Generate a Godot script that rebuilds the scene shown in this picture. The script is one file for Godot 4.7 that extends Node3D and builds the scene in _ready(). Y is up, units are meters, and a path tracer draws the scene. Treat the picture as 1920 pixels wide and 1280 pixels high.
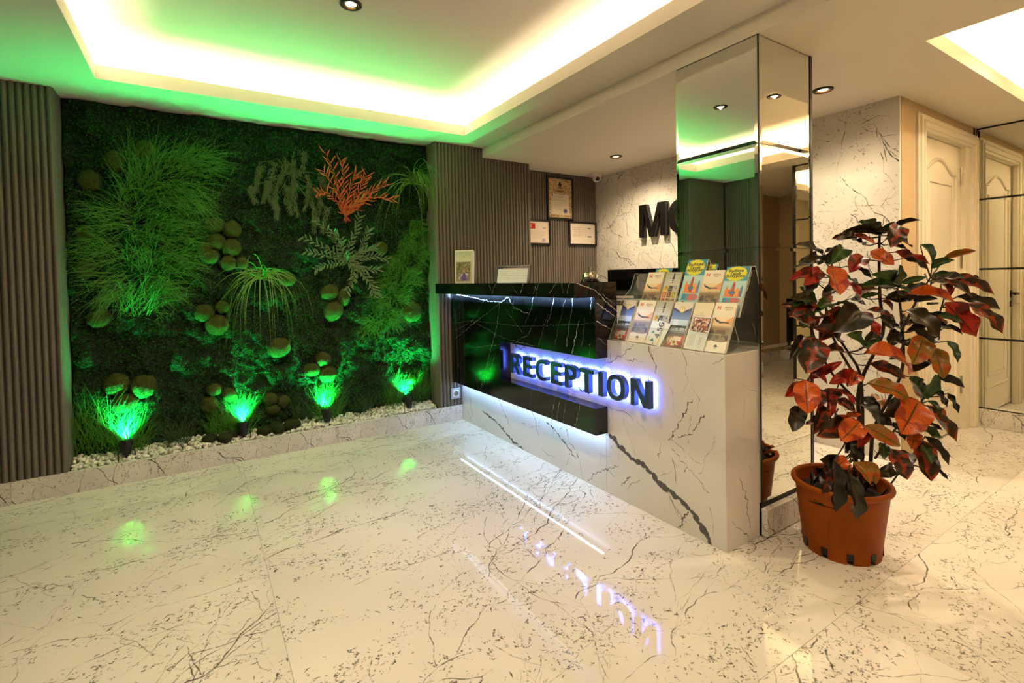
extends Node3D
# Hotel reception corner: moss wall, black and white marble desk, mirrored pillar, potted croton.
# World: x runs right along the moss wall, y up, z towards the camera; the floor corner of desk and kerb is the origin.

const H1 := 2.30     # lobby ceiling
const H2 := 2.22     # soffit over the desk and corridor
const XS := 0.244    # soffit face and left face of the mirrored pillar
const XW := 1.7226   # marble wall
const ZW := 2.4617   # corridor wall
const XC := 3.0808   # mirror wall
const ZB := 1.7526   # end of the black desk front
const ZD := 2.4541   # end of the white desk block
const HB := 0.836    # top of the white desk block

var M := {}
var rng := RandomNumberGenerator.new()


func _ready() -> void:
	rng.seed = 7
	# --- camera
	var cam := Camera3D.new()
	cam.name = "camera"
	cam.projection = Camera3D.PROJECTION_FRUSTUM
	cam.near = 0.05
	cam.far = 60.0
	cam.size = 0.05 * 1280.0 / 919.36
	cam.frustum_offset = Vector2(0, -0.05 * (640.0 - 545.15) / 919.36)
	cam.position = Vector3(-1.838, 1.1737, 3.7004)
	cam.rotation = Vector3(-0.0245, -0.5663, -0.0207)
	add_child(cam)
	cam.current = true
	# --- environment: an indoor room, nothing outside
	var we := WorldEnvironment.new()
	we.name = "environment"
	var env := Environment.new()
	env.background_mode = Environment.BG_COLOR
	env.background_color = Color(0.0, 0.0, 0.0)
	env.tonemap_mode = Environment.TONE_MAPPER_LINEAR
	env.tonemap_exposure = EXPO
	env.sdfgi_enabled = true
	env.ssao_enabled = true
	env.ssil_enabled = true
	we.environment = env
	add_child(we)
	# --- large lights: LED strips hidden behind the cove lips
	make_materials()
	cove_leds()
	# --- setting
	floor_and_kerb()
	ceilings()
	walls()
	mirror_pillar()
	mirror_wall()
	corridor_door()
	# --- things
	reception_desk()
	moss_wall()
	moss_balls()
	wall_plants()
	gravel()
	garden_spots()
	downlights()
	counter_things()
	brochure_rack()
	wall_things()
	croton()

# light levels
const EXPO := 1.16
const COVE_E := 0.64         # per metre of strip
const COVE_C := Color(1.0, 0.91, 0.77)
const HALL_E := 0.95         # the corridor recess
const HALL_C := Color(1.0, 0.88, 0.68)
const DOWN_C := Color(1.0, 0.89, 0.73)
const GREEN := Color(0.06, 1.0, 0.48)

# ------------------------------------------------------------------ helpers

func sm(called: String, st: SurfaceTool, m: Material, parent: Node = null) -> MeshInstance3D:
	var o := MeshInstance3D.new()
	o.name = called
	o.mesh = st.commit()
	o.material_override = m
	(parent if parent else self).add_child(o, true)
	return o

func mi(called: String, mesh: Mesh, m: Material, parent: Node = null) -> MeshInstance3D:
	var o := MeshInstance3D.new()
	o.name = called
	o.mesh = mesh
	o.material_override = m
	(parent if parent else self).add_child(o, true)
	return o

func new_st() -> SurfaceTool:
	var st := SurfaceTool.new()
	st.begin(Mesh.PRIMITIVE_TRIANGLES)
	return st

func tag(o: Node, label: String, category: String, group := "", kind := "") -> Node:
	o.set_meta("label", label)
	if category: o.set_meta("category", category)
	if group: o.set_meta("group", group)
	if kind: o.set_meta("kind", kind)
	return o

func numbered(called: String) -> String:
	if not has_node(NodePath(called)): return called
	var k := 1
	while has_node(NodePath("%s_%03d" % [called, k])): k += 1
	return "%s_%03d" % [called, k]

func thing(called: String, label: String, category: String, at := Vector3.ZERO, group := "", kind := "") -> Node3D:
	var o := Node3D.new()
	o.name = numbered(called)
	o.position = at
	add_child(o)
	tag(o, label, category, group, kind)
	return o

func puv(p: Vector3, n: Vector3) -> Vector2:
	var a := n.abs()
	if a.x >= a.y and a.x >= a.z: return Vector2(p.z, -p.y)
	if a.y >= a.z: return Vector2(p.x, p.z)
	return Vector2(p.x, -p.y)

func tri(st: SurfaceTool, a: Vector3, b: Vector3, c: Vector3, n: Vector3) -> void:
	var g := (b - a).cross(c - a)
	var vs := [a, c, b] if g.dot(n) > 0.0 else [a, b, c]
	for p in vs:
		st.set_normal(n)
		st.set_uv(puv(p, n))
		st.add_vertex(p)

func quad(st: SurfaceTool, a: Vector3, b: Vector3, c: Vector3, d: Vector3, n: Vector3) -> void:
	tri(st, a, b, c, n)
	tri(st, a, c, d, n)

# chamfered box
func bx(st: SurfaceTool, lo: Vector3, hi: Vector3, bev := 0.0) -> void:
	var c := (lo + hi) / 2.0
	var h := (hi - lo) / 2.0
	bev = minf(bev, minf(h.x, minf(h.y, h.z)) * 0.9)
	for ax in 3:
		var u := (ax + 1) % 3
		var w := (ax + 2) % 3
		for s in [-1.0, 1.0]:
			var n := Vector3.ZERO
			n[ax] = s
			var p := []
			for k in [[-1, -1], [1, -1], [1, 1], [-1, 1]]:
				var q := Vector3.ZERO
				q[ax] = s * h[ax]
				q[u] = k[0] * (h[u] - bev)
				q[w] = k[1] * (h[w] - bev)
				p.append(c + q)
			quad(st, p[0], p[1], p[2], p[3], n)
	if bev <= 0.0: return
	for ax in 3:
		var u := (ax + 1) % 3
		var w := (ax + 2) % 3
		for su in [-1.0, 1.0]:
			for sw in [-1.0, 1.0]:
				var p := []
				for k in [[-1, 0], [1, 0], [1, 1], [-1, 1]]:
					var q := Vector3.ZERO
					q[ax] = k[0] * (h[ax] - bev)
					q[u] = su * (h[u] - (bev if k[1] == 1 else 0.0))
					q[w] = sw * (h[w] - (bev if k[1] == 0 else 0.0))
					p.append(c + q)
				var n := Vector3.ZERO
				n[u] = su
				n[w] = sw
				quad(st, p[0], p[1], p[2], p[3], n.normalized())
	for sx in [-1.0, 1.0]:
		for sy in [-1.0, 1.0]:
			for sz in [-1.0, 1.0]:
				var s := Vector3(sx, sy, sz)
				var p := []
				for ax in 3:
					var q := Vector3.ZERO
					for k in 3: q[k] = s[k] * (h[k] - (0.0 if k == ax else bev))
					p.append(c + q)
				tri(st, p[0], p[1], p[2], s.normalized())

func box_obj(called: String, lo: Vector3, hi: Vector3, m: Material, parent: Node = null, bev := 0.0) -> MeshInstance3D:
	var st := new_st()
	bx(st, lo, hi, bev)
	return sm(called, st, m, parent)

# smooth tube along points
func tube(st: SurfaceTool, pts: Array, radii: Array, sides := 8, cap := true) -> void:
	var rings := []
	var nrm := []
	var up := Vector3(0.123, 0.2, 0.97)
	for i in pts.size():
		var d: Vector3 = (pts[mini(i + 1, pts.size() - 1)] - pts[maxi(i - 1, 0)]).normalized()
		var e1 := d.cross(up)
		if e1.length() < 0.1: e1 = d.cross(Vector3(1, 0, 0))
		e1 = e1.normalized()
		var e2 := d.cross(e1).normalized()
		up = e2.cross(d) if false else up
		var ring := []
		var nn := []
		for k in sides:
			var a := TAU * k / sides
			var v := e1 * cos(a) + e2 * sin(a)
			ring.append(pts[i] + v * radii[mini(i, radii.size() - 1)])
			nn.append(v)
		rings.append(ring)
		nrm.append(nn)
	for i in pts.size() - 1:
		for k in sides:
			var k2 := (k + 1) % sides
			smooth_quad(st, [rings[i][k], rings[i][k2], rings[i + 1][k2], rings[i + 1][k]], [nrm[i][k], nrm[i][k2], nrm[i + 1][k2], nrm[i + 1][k]])
	if cap:
		for e in [0, pts.size() - 1]:
			var n: Vector3 = (pts[e] - pts[1 if e == 0 else e - 1]).normalized()
			for k in sides - 2:
				tri(st, rings[e][0], rings[e][k + 1], rings[e][k + 2], n)

func smooth_quad(st: SurfaceTool, p: Array, n: Array, uv := []) -> void:
	for t in [[0, 1, 2], [0, 2, 3]]:
		var g: Vector3 = (p[t[1]] - p[t[0]]).cross(p[t[2]] - p[t[0]])
		var order = [t[0], t[2], t[1]] if g.dot(n[t[0]] + n[t[1]] + n[t[2]]) > 0.0 else t
		for k in order:
			st.set_normal(n[k])
			st.set_uv(uv[k] if uv.size() else puv(p[k], n[k]))
			st.add_vertex(p[k])

# surface of revolution round y; profile points (radius, height)
func lathe(st: SurfaceTool, prof: Array, sides := 32, at := Vector3.ZERO, stretch := Vector2.ONE) -> void:
	for i in prof.size() - 1:
		var a: Vector2 = prof[i]
		var b: Vector2 = prof[i + 1]
		var e := b - a
		if e.length() < 1e-6: continue
		var nn := Vector2(e.y, -e.x).normalized()
		for k in sides:
			var a0 := TAU * k / sides
			var a1 := TAU * (k + 1) / sides
			var p := []
			var n := []
			for q in [[a, a0], [a, a1], [b, a1], [b, a0]]:
				p.append(at + Vector3(q[0].x * cos(q[1]) * stretch.x, q[0].y, q[0].x * sin(q[1]) * stretch.y))
				n.append(Vector3(nn.x * cos(q[1]), nn.y, nn.x * sin(q[1])))
			smooth_quad(st, p, n)

# bumpy ellipsoid
func blob(st: SurfaceTool, c: Vector3, r: Vector3, nz: FastNoiseLite, amp: float, off: Vector3, rows := 22, cols := 30) -> void:
	var P := []
	for i in rows + 1:
		var row := []
		var th := PI * i / rows
		for k in cols:
			var ph := TAU * k / cols
			var d := Vector3(sin(th) * cos(ph), cos(th), sin(th) * sin(ph))
			var q := d * 1.6 + off
			var g := 1.0 + amp * (nz.get_noise_3d(q.x, q.y, q.z) * 0.85 + 0.25 * nz.get_noise_3d(q.x * 5.0, q.y * 5.0, q.z * 5.0) + 0.30 * nz.get_noise_3d(q.x * 15.0, q.y * 15.0, q.z * 15.0))
			row.append(c + d * r * g)
		P.append(row)
	var N := []
	for i in rows + 1:
		var row := []
		for k in cols:
			var du: Vector3 = P[i][(k + 1) % cols] - P[i][(k + cols - 1) % cols]
			var dv: Vector3 = P[mini(i + 1, rows)][k] - P[maxi(i - 1, 0)][k]
			var n := du.cross(dv)
			var rad: Vector3 = P[i][k] - c
			if n.length() < 1e-9: n = rad
			n = n.normalized()
			if n.dot(rad) < 0: n = -n
			row.append(n)
		N.append(row)
	for i in rows:
		for k in cols:
			var k2 := (k + 1) % cols
			smooth_quad(st, [P[i][k], P[i][k2], P[i + 1][k2], P[i + 1][k]], [N[i][k], N[i][k2], N[i + 1][k2], N[i + 1][k]])

# prism from a polygon in a plane: pts (u, v) mapped by o + u*eu + v*ev, extruded along d
func prism(st: SurfaceTool, pts: PackedVector2Array, o: Vector3, eu: Vector3, ev: Vector3, d: Vector3) -> void:
	var idx := Geometry2D.triangulate_polygon(pts)
	var n := d.normalized()
	for k in range(0, idx.size(), 3):
		var a := o + eu * pts[idx[k]].x + ev * pts[idx[k]].y
		var b := o + eu * pts[idx[k + 1]].x + ev * pts[idx[k + 1]].y
		var c := o + eu * pts[idx[k + 2]].x + ev * pts[idx[k + 2]].y
		tri(st, a, b, c, -n)
		tri(st, a + d, b + d, c + d, n)
	var area := 0.0
	for k in pts.size():
		var q := pts[(k + 1) % pts.size()]
		area += pts[k].x * q.y - q.x * pts[k].y
	for k in pts.size():
		var p0 := pts[k]
		var p1 := pts[(k + 1) % pts.size()]
		var e := p1 - p0
		var out2 := (Vector2(e.y, -e.x) * signf(area)).normalized()
		var on := (eu * out2.x + ev * out2.y).normalized()
		var a := o + eu * p0.x + ev * p0.y
		var b := o + eu * p1.x + ev * p1.y
		quad(st, a, b, b + d, a + d, on)

# flutes: half-round ribs standing on a wall
func rib(st: SurfaceTool, o: Vector3, along: Vector3, out: Vector3, pitch: float, depth: float, y0: float, y1: float) -> void:
	var pr := []
	var w := pitch * 0.80
	for k in 7:
		var a := PI * k / 6.0
		pr.append([along * (pitch * 0.5 - cos(a) * w * 0.5) + out * (sin(a) * depth), (along * -cos(a) * depth + out * sin(a) * w * 0.5).normalized()])
	for k in 6:
		var p := []
		var n := []
		for q in [[k, y0], [k + 1, y0], [k + 1, y1], [k, y1]]:
			p.append(o + pr[q[0]][0] + Vector3(0, q[1], 0))
			n.append(pr[q[0]][1])
		smooth_quad(st, p, n)

func text(s: String, height: float, depth: float, bold := false, serif := false) -> ArrayMesh:
	# lettering made large, then scaled to its size
	var t := TextMesh.new()
	var f := SystemFont.new()
	f.font_names = PackedStringArray(["Droid Serif" if serif else "Droid Sans"])
	if bold: f.font_weight = 700
	t.font = f
	t.text = s
	t.font_size = 100
	t.pixel_size = 0.01
	t.depth = depth / height
	t.curve_step = 0.5
	var arr := t.get_mesh_arrays()
	var v: PackedVector3Array = arr[Mesh.ARRAY_VERTEX]
	for i in v.size(): v[i] = v[i] * height
	arr[Mesh.ARRAY_VERTEX] = v
	var m := ArrayMesh.new()
	m.add_surface_from_arrays(Mesh.PRIMITIVE_TRIANGLES, arr)
	return m

func plate(called: String, w: float, h: float, z: float, m: Material, parent: Node, y := 0.0, x := 0.0) -> MeshInstance3D:
	# an upright printed sheet of 0.3 mm, centred on x, from y up, its picture filling it once
	var st := new_st()
	var a := Vector3(x - w / 2, y, z)
	for q in [[0, 0], [1, 1], [1, 0], [0, 0], [0, 1], [1, 1]]:
		st.set_normal(Vector3(0, 0, 1))
		st.set_uv(Vector2(q[0], 1.0 - q[1]))
		st.add_vertex(a + Vector3(q[0] * w, q[1] * h, 0.0003))
	quad(st, a, a + Vector3(w, 0, 0), a + Vector3(w, h, 0), a + Vector3(0, h, 0), Vector3(0, 0, -1))
	return sm(called, st, m, parent)

# ------------------------------------------------------------------ materials

func std(c: Color, rough: float, metal := 0.0) -> StandardMaterial3D:
	var m := StandardMaterial3D.new()
	m.albedo_color = c
	m.roughness = rough
	m.metallic = metal
	return m

func glow(c: Color, e: float) -> StandardMaterial3D:
	var m := std(Color(0.8, 0.8, 0.8), 0.5)
	m.emission_enabled = true
	m.emission = c
	m.emission_energy_multiplier = e
	return m

func noise(sd: int, freq: float, oct := 3, warp := 0.0, kind := FastNoiseLite.TYPE_SIMPLEX_SMOOTH) -> FastNoiseLite:
	var n := FastNoiseLite.new()
	n.seed = sd
	n.noise_type = kind
	n.frequency = freq
	n.fractal_octaves = oct
	if warp > 0.0:
		n.domain_warp_enabled = true
		n.domain_warp_amplitude = warp
		n.domain_warp_frequency = freq * 1.5
	return n

func nbytes(w: int, h: int, n: FastNoiseLite, sx := 1) -> PackedByteArray:
	var im := n.get_seamless_image(w / sx, h, false, false, 0.12)
	if sx > 1: im.resize(w, h, Image.INTERPOLATE_CUBIC)
	im.convert(Image.FORMAT_L8)
	return im.get_data()

# one soft dot, wrapping round the edges of the picture
func dot(im: Image, px: float, py: float, r: float, c: Color, al: float) -> void:
	var w := im.get_width()
	var h := im.get_height()
	var k := int(ceil(r + 0.5))
	var x0 := int(floor(px))
	var y0 := int(floor(py))
	for dy in range(-k, k + 1):
		for dx in range(-k, k + 1):
			var ex := x0 + dx + 0.5 - px
			var ey := y0 + dy + 0.5 - py
			var cov := clampf(r + 0.5 - sqrt(ex * ex + ey * ey), 0.0, 1.0) * al
			if cov > 0.02:
				var x := posmod(x0 + dx, w)
				var y := posmod(y0 + dy, h)
				im.set_pixel(x, y, im.get_pixel(x, y).lerp(c, cov))

# a wandering crack with thin and thick stretches and side branches
func crack(im: Image, r: RandomNumberGenerator, x: float, y: float, ang: float, ln: float, width: float, wander: float, c: Color, alpha: float, depth: int) -> void:
	var a := ang
	var ww := width
	var al := alpha
	var n := int(ln / 0.9)
	for i in n:
		a += r.randfn(0.0, wander)
		a = lerp_angle(a, ang, 0.04)
		if r.randf() < 0.010: a += r.randf_range(-0.8, 0.8)
		ww = clampf(ww + r.randfn(0.0, width * 0.12), width * 0.3, width * 1.7)
		al = clampf(al + r.randfn(0.0, 0.07), alpha * 0.15, alpha)
		x += cos(a) * 0.9
		y += sin(a) * 0.9
		dot(im, x, y, ww * minf(1.0, minf(i, n - i) / 12.0), c, al)
		if depth > 0 and r.randf() < 0.006:
			crack(im, r, x, y, ang + r.randf_range(0.3, 1.0) * (1.0 if r.randf() < 0.5 else -1.0), ln * r.randf_range(0.15, 0.45), width * 0.7, wander, c, alpha * 0.8, depth - 1)

# white marble: faint clouds, long cracks, and drifts of short dark flecks
func marble(w: int, h: int, sd: int, base: Color, dark: Color, k: Dictionary) -> Image:
	var cloud := nbytes(w / 4, h / 4, noise(sd, 8.0 / w, 4))
	var im := Image.create_from_data(w / 4, h / 4, false, Image.FORMAT_L8, cloud)
	im.resize(w, h, Image.INTERPOLATE_CUBIC)
	im.convert(Image.FORMAT_RGB8)
	var lut := Image.create_empty(w, h, false, Image.FORMAT_RGBA8)
	lut.fill(Color(base.r, base.g, base.b, 0.90))
	im.convert(Image.FORMAT_RGBA8)
	im.blend_rect(lut, Rect2i(0, 0, w, h), Vector2i.ZERO)
	im.convert(Image.FORMAT_RGB8)
	var r := RandomNumberGenerator.new()
	r.seed = sd
	for i in int(k.cracks):
		crack(im, r, r.randf() * w, r.randf() * h, k.angle + r.randfn(0.0, k.spread), k.len * r.randf_range(0.4, 1.5), k.width * r.randf_range(0.5, 1.2), 0.07, dark, r.randf_range(0.45, 1.0), 2)
	var drift := noise(sd + 9, k.drift / w, 2)
	for i in int(k.flecks):
		var x := r.randf() * w
		var y := r.randf() * h
		var d := drift.get_noise_2d(x * (1.0 - k.streak), y)
		if d < r.randf_range(-0.30, 0.50): continue
		var fa: float = k.angle + r.randfn(0.0, k.fspread)
		var big := pow(r.randf(), 2.2)
		if r.randf() < 0.42:
			crack(im, r, x, y, fa, k.flen * (0.35 + 1.5 * big), k.fwidth * (0.40 + 0.6 * r.randf()), 0.12, dark, r.randf_range(0.45, 1.0), 0)
		else:
			# ragged blot of a few specks
			var al := r.randf_range(0.4, 1.0)
			for q in 2 + int(big * 9.0):
				var along := r.randfn(0.0, k.flen * (0.12 + 0.35 * big))
				var across := r.randfn(0.0, k.flen * (0.06 + 0.12 * big))
				dot(im, x + cos(fa) * along - sin(fa) * across, y + sin(fa) * along + cos(fa) * across, k.fwidth * r.randf_range(0.25, 0.95) * (1.0 + 0.5 * big), dark, al * r.randf_range(0.6, 1.0))
	for i in int(k.get("top", 0)):
		# dark clusters towards the top of the slab
		var cx := r.randf() * w
		var cy := h * 0.30 * r.randf() * r.randf()
		for q in 26:
			crack(im, r, cx + r.randfn(0.0, 16.0), cy + r.randfn(0.0, 16.0), r.randf() * TAU, 9.0 * (0.3 + 1.5 * r.randf()), 1.3 * r.randf_range(0.5, 1.2), 0.4, dark, r.randf_range(0.5, 1.0), 0)
	return im

# a crack drawn along points with ragged sides
func stroke(im: Image, pts: Array, width: float, c: Color, alpha: float, rough := 1.0, blot := 0.0) -> void:
	var r := RandomNumberGenerator.new()
	r.seed = int(pts[0].x * 13.0 + pts[0].y * 7.0)
	var nz := noise(r.seed % 999, 0.05, 3)
	var w := im.get_width()
	var h := im.get_height()
	var run := 0.0
	for i in pts.size() - 1:
		var a: Vector2 = pts[i]
		var b: Vector2 = pts[i + 1]
		var ln := a.distance_to(b)
		var n := (b - a).orthogonal().normalized()
		var s := 0.0
		while s < ln:
			var jig := nz.get_noise_1d(run * 0.5) * 9.0 * rough + nz.get_noise_1d(run * 2.5 + 400.0) * 2.5 * rough
			var ww := maxf(0.4, width * (0.65 + 0.7 * nz.get_noise_1d(run + 900.0)) * (1.0 + blot * maxf(0.0, nz.get_noise_1d(run * 0.6 + 77.0)) * 4.0))
			var p := a + (b - a) * (s / ln) + n * jig
			var al := alpha * clampf(0.75 + 0.8 * nz.get_noise_1d(run * 0.7 + 300.0), 0.1, 1.0)
			var rad := int(ceil(ww)) + 1
			for dy in range(-rad, rad + 1):
				for dx in range(-rad, rad + 1):
					var x := int(p.x) + dx
					var y := int(p.y) + dy
					if x < 0 or y < 0 or x >= w or y >= h: continue
					var cov := clampf(ww - Vector2(x - p.x, y - p.y).length() + 0.5, 0.0, 1.0) * al
					if cov > 0.02: im.set_pixel(x, y, im.get_pixel(x, y).lerp(c, cov))
			s += 0.8
			run += 0.8
	return

func strokes(im: Image, list: Array, px: Callable, c: Color, gain: float, alpha: float, rough := 1.0, blot := 0.0) -> void:
	for s in list:
		var part: PackedStringArray = s.split(":")
		var pts := []
		for q in part[1].split(","):
			var xy: PackedStringArray = q.strip_edges().split(" ")
			pts.append(px.call(float(xy[0]), float(xy[1])))
		stroke(im, pts, float(part[0]) * gain, c, alpha, rough, blot)

func tex(im: Image) -> ImageTexture:
	return ImageTexture.create_from_image(im)

func tmat(im: Image, rough: float, sx: float, sy: float, off := Vector3.ZERO) -> StandardMaterial3D:
	var m := std(Color.WHITE, rough)
	m.albedo_texture = tex(im)
	m.uv1_scale = Vector3(sx, sy, 1)
	m.uv1_offset = off
	return m

func speckled(c0: Color, c1: Color, freq: float, rough: float, scale: float, bump := 0.0) -> StandardMaterial3D:
	var m := std(Color.WHITE, rough)
	var t := NoiseTexture2D.new()
	t.width = 256
	t.height = 256
	t.seamless = true
	t.noise = noise(int(freq * 1000.0) + 5, freq, 4)
	var g := Gradient.new()
	g.set_color(0, c0)
	g.set_color(1, c1)
	g.set_offset(0, 0.25)
	g.set_offset(1, 0.75)
	t.color_ramp = g
	m.albedo_texture = t
	m.uv1_triplanar = true
	m.uv1_scale = Vector3.ONE * scale
	if bump > 0.0:
		var b := NoiseTexture2D.new()
		b.width = 256
		b.height = 256
		b.seamless = true
		b.noise = t.noise
		m.heightmap_enabled = true
		m.heightmap_texture = b
		m.heightmap_scale = bump
	return m

func make_materials() -> void:
	# floor: white marble with flecks drifting along x
	var fl := marble(2048, 2048, 11, Color(0.93, 0.91, 0.88), Color(0.33, 0.31, 0.28), {"cracks": 75, "len": 560.0, "width": 1.05, "angle": -0.25, "spread": 0.6, "drift": 11.0, "streak": 0.5, "flecks": 34000, "flen": 13.0, "fwidth": 1.6, "fspread": 0.7})
	M.floor = tmat(fl, 0.03, 1.0 / 2.9, 1.0 / 2.9)
	var wl := marble(1024, 1024, 43, Color(0.90, 0.88, 0.855), Color(0.19, 0.18, 0.17), {"cracks": 75, "len": 300.0, "width": 1.05, "top": 34, "angle": 0.9, "spread": 0.9, "drift": 7.0, "streak": 0.0, "flecks": 5200, "flen": 11.0, "fwidth": 1.15, "fspread": 1.6})
	M.marble = tmat(wl, 0.10, 1.0 / 1.5, 1.0 / 1.5)
	M.kerb = tmat(wl, 0.12, 1.0 / 1.1, 1.0 / 1.1, Vector3(0.3, 0.13, 0))
	# desk front: white marble with one heavy vein
	var dw := marble(2048, 700, 71, Color(0.91, 0.895, 0.875), Color(0.40, 0.39, 0.38), {"cracks": 70, "len": 150.0, "width": 0.75, "angle": 1.0, "spread": 0.8, "drift": 8.0, "streak": 0.0, "flecks": 200, "flen": 12.0, "fwidth": 0.9, "fspread": 0.9})
	var at_white := func(a: float, b: float) -> Vector2: return Vector2(a / 2454.0 * 2048.0, (836.0 - b) / 836.0 * 700.0)
	var white_veins := ["7:1758 322,1903 249,2010 227,2109 168,2232 136,2303 91,2383 4", "3.5:345 145,548 109,768 27,969 -10", "2:1189 260,1312 206,1474 106", "1:1578 14,1658 86,1825 176", "1.4:1842 75,1901 151", "2.5:2200 -1,2245 68,2260 98", "1:2156 133,2231 62", "0.8:2112 375,2095 293", "0.6:2281 542,2265 417", "0.7:2175 367,2305 272,2372 224", "0.6:2402 477,2319 289", "0.6:1973 148,1880 74", "0.8:1771 7,1739 -49", "0.7:1452 179,1372 26", "1:2263 307,2248 278", "0.7:1961 442,2013 401", "1:1698 675,1840 758,1947 831", "0.8:1824 756,1916 750,2003 756", "1.4:2040 830,2059 790,2079 750,2085 704", "0.7:2394 797,2446 827", "0.7:40 120,160 20", "0.8:850 640,1180 560,1500 500", "1:1250 520,1330 640,1420 700", "1.6:2290 620,2240 540,2200 470,2160 400", "1.2:2350 560,2290 470,2210 430", "1.5:830 720,900 690,960 715", "2.2:1480 560,1540 520,1600 525", "1:90 300,140 210,170 60", "1.3:600 300,660 210,740 130", "1.2:1000 330,1060 250,1090 150", "1:1380 300,1410 200,1500 120"]
	strokes(dw, white_veins, at_white, Color(0.33, 0.325, 0.32), 1.35, 0.85, 1.3, 0.5)
	M.desk_white = tmat(dw, 0.10, 1.0 / 2.4541, 1.0 / 0.836, Vector3(0, 1, 0))
	# black marble with white veins; the picture covers z 0..1.80 and y 0.30..1.16
	var bk := Image.create_empty(1536, 734, false, Image.FORMAT_RGB8)
	bk.fill(Color(0.055, 0.05, 0.052))
	var bn := nbytes(1536, 734, noise(91, 0.012, 4))
	for y in 734:
		for x in 1536:
			var c := bn[y * 1536 + x] / 255.0
			bk.set_pixel(x, y, Color(0.03 + 0.05 * c, 0.03 + 0.046 * c, 0.032 + 0.046 * c))
	var at_black := func(a: float, b: float) -> Vector2: return Vector2(a / 1800.0 * 1536.0, (1160.0 - b) / 860.0 * 734.0)
	var black_veins := ["1.6:63 1062,622 1019,799 1014,893 1050,962 981,1127 951", "1:799 1014,443 864,43 688", "1.2:780 1003,735 842,534 471,463 342", "1:1194 1069,1160 980,1093 886", "1.1:1440 1148,1366 963,1321 884", "1.2:1579 1076,1537 899,1508 783", "1.6:1624 936,1585 823,1558 747", "1:1726 1071,1718 980", "0.8:38 1003,76 819,114 452", "0.5:23 815,351 859,1059 865,1750 929", "0.6:387 655,988 757,1214 752", "0.7:854 967,1058 828", "0.7:358 520,446 349", "1:1393 477,1354 332", "0.8:1433 451,1405 336", "1.1:1618 468,1571 326", "0.8:1493 471,1469 334", "0.7:1142 456,1130 354", "0.9:707 659,653 550,486 367", "0.6:351 859,808 769,1120 756", "0.7:1220 938,1122 815,988 766", "0.8:1714 820,1701 742", "0.6:47 759,350 848,559 1017", "0.6:1503 1050,1447 909,1402 772", "0.5:963 1028,923 894", "0.7:1338 961,1213 717", "0.6:1672 955,1644 798", "1:966 1146,908 1079", "0.8:873 1139,918 1088", "0.7:1145 1135,1223 1083", "1:1287 1145,1254 1084", "0.9:1602 1148,1537 1088", "1.1:1722 1151,1691 1094", "0.7:1417 1143,1387 1090", "0.6:534 1135,508 1078", "0.7:1651 1150,1661 1093"]
	strokes(bk, black_veins, at_black, Color(0.93, 0.92, 0.9), 0.95, 0.9, 0.8, 0.2)
	M.desk_black = tmat(bk, 0.06, 1.0 / 1.8, 1.0 / 0.86, Vector3(0, 1.16 / 0.86, 0))
	M.desk_black.roughness = 0.12
	# the black end face: picture covers x -0.24..0.36, y 0.40..1.16
	var be := Image.create_empty(600, 760, false, Image.FORMAT_RGB8)
	be.fill(Color(0.06, 0.05, 0.05))
	var at_end := func(a: float, b: float) -> Vector2: return Vector2(a + 240.0, 1160.0 - b)
	strokes(be, ["1.3:-218 1150,-84 1105,67 989,200 900", "0.8:-34 1085,63 1020", "1.5:-75 1037,56 962", "1.4:-77 940,29 891", "0.6:-69 853,1 801"], at_end, Color(0.9, 0.89, 0.86), 1.6, 0.95, 0.6, 0.2)
	M.desk_end = tmat(be, 0.06, 1.0 / 0.6, 1.0 / 0.76, Vector3(0.4, 1.16 / 0.76, 0))
	# plaster, panels, cloth, metal
	M.ceiling = std(Color(0.88, 0.85, 0.80), 0.85)
	M.rib = std(Color(0.410, 0.382, 0.345), 0.5)
	M.rib_back = std(Color(0.24, 0.215, 0.185), 0.6)
	M.dark_wall = std(Color(0.25, 0.22, 0.22), 0.6)
	M.paper = speckled(Color(0.70, 0.61, 0.47), Color(0.78, 0.70, 0.56), 0.09, 0.8, 5.0)
	M.door = std(Color(0.90, 0.87, 0.79), 0.35)
	M.mirror = std(Color(0.90, 0.91, 0.88), 0.012, 1.0)
	M.black = std(Color(0.025, 0.023, 0.022), 0.35)
	M.black_gloss = std(Color(0.02, 0.02, 0.022), 0.08)
	M.trim_dark = std(Color(0.06, 0.05, 0.045), 0.4)
	M.steel = std(Color(0.70, 0.68, 0.64), 0.25, 1.0)
	M.chrome = std(Color(0.85, 0.83, 0.78), 0.05, 1.0)
	M.white_plastic = std(Color(0.86, 0.86, 0.85), 0.35)
	M.wood = speckled(Color(0.14, 0.085, 0.05), Color(0.22, 0.14, 0.085), 0.03, 0.4, 3.0)
	M.navy = std(Color(0.14, 0.22, 0.34), 0.2)
	M.page = std(Color(0.90, 0.88, 0.84), 0.6)
	M.back_cover = std(Color(0.20, 0.19, 0.15), 0.4)
	M.acrylic = std(Color(0.95, 0.98, 0.96, 0.02), 0.0)
	M.acrylic.metallic_specular = 0.22
	M.acrylic.transparency = BaseMaterial3D.TRANSPARENCY_ALPHA
	M.acrylic_edge = std(Color(0.80, 0.88, 0.82, 0.35), 0.05)
	M.acrylic_edge.transparency = BaseMaterial3D.TRANSPARENCY_ALPHA
	# moss and plants
	M.moss = speckled(Color(0.02, 0.05, 0.01), Color(0.10, 0.19, 0.035), 0.06, 0.95, 6.0, 0.6)
	M.moss_ball = speckled(Color(0.13, 0.165, 0.012), Color(0.40, 0.41, 0.06), 0.11, 0.95, 7.0, 0.9)
	M.moss_ball.uv1_world_triplanar = true
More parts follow.
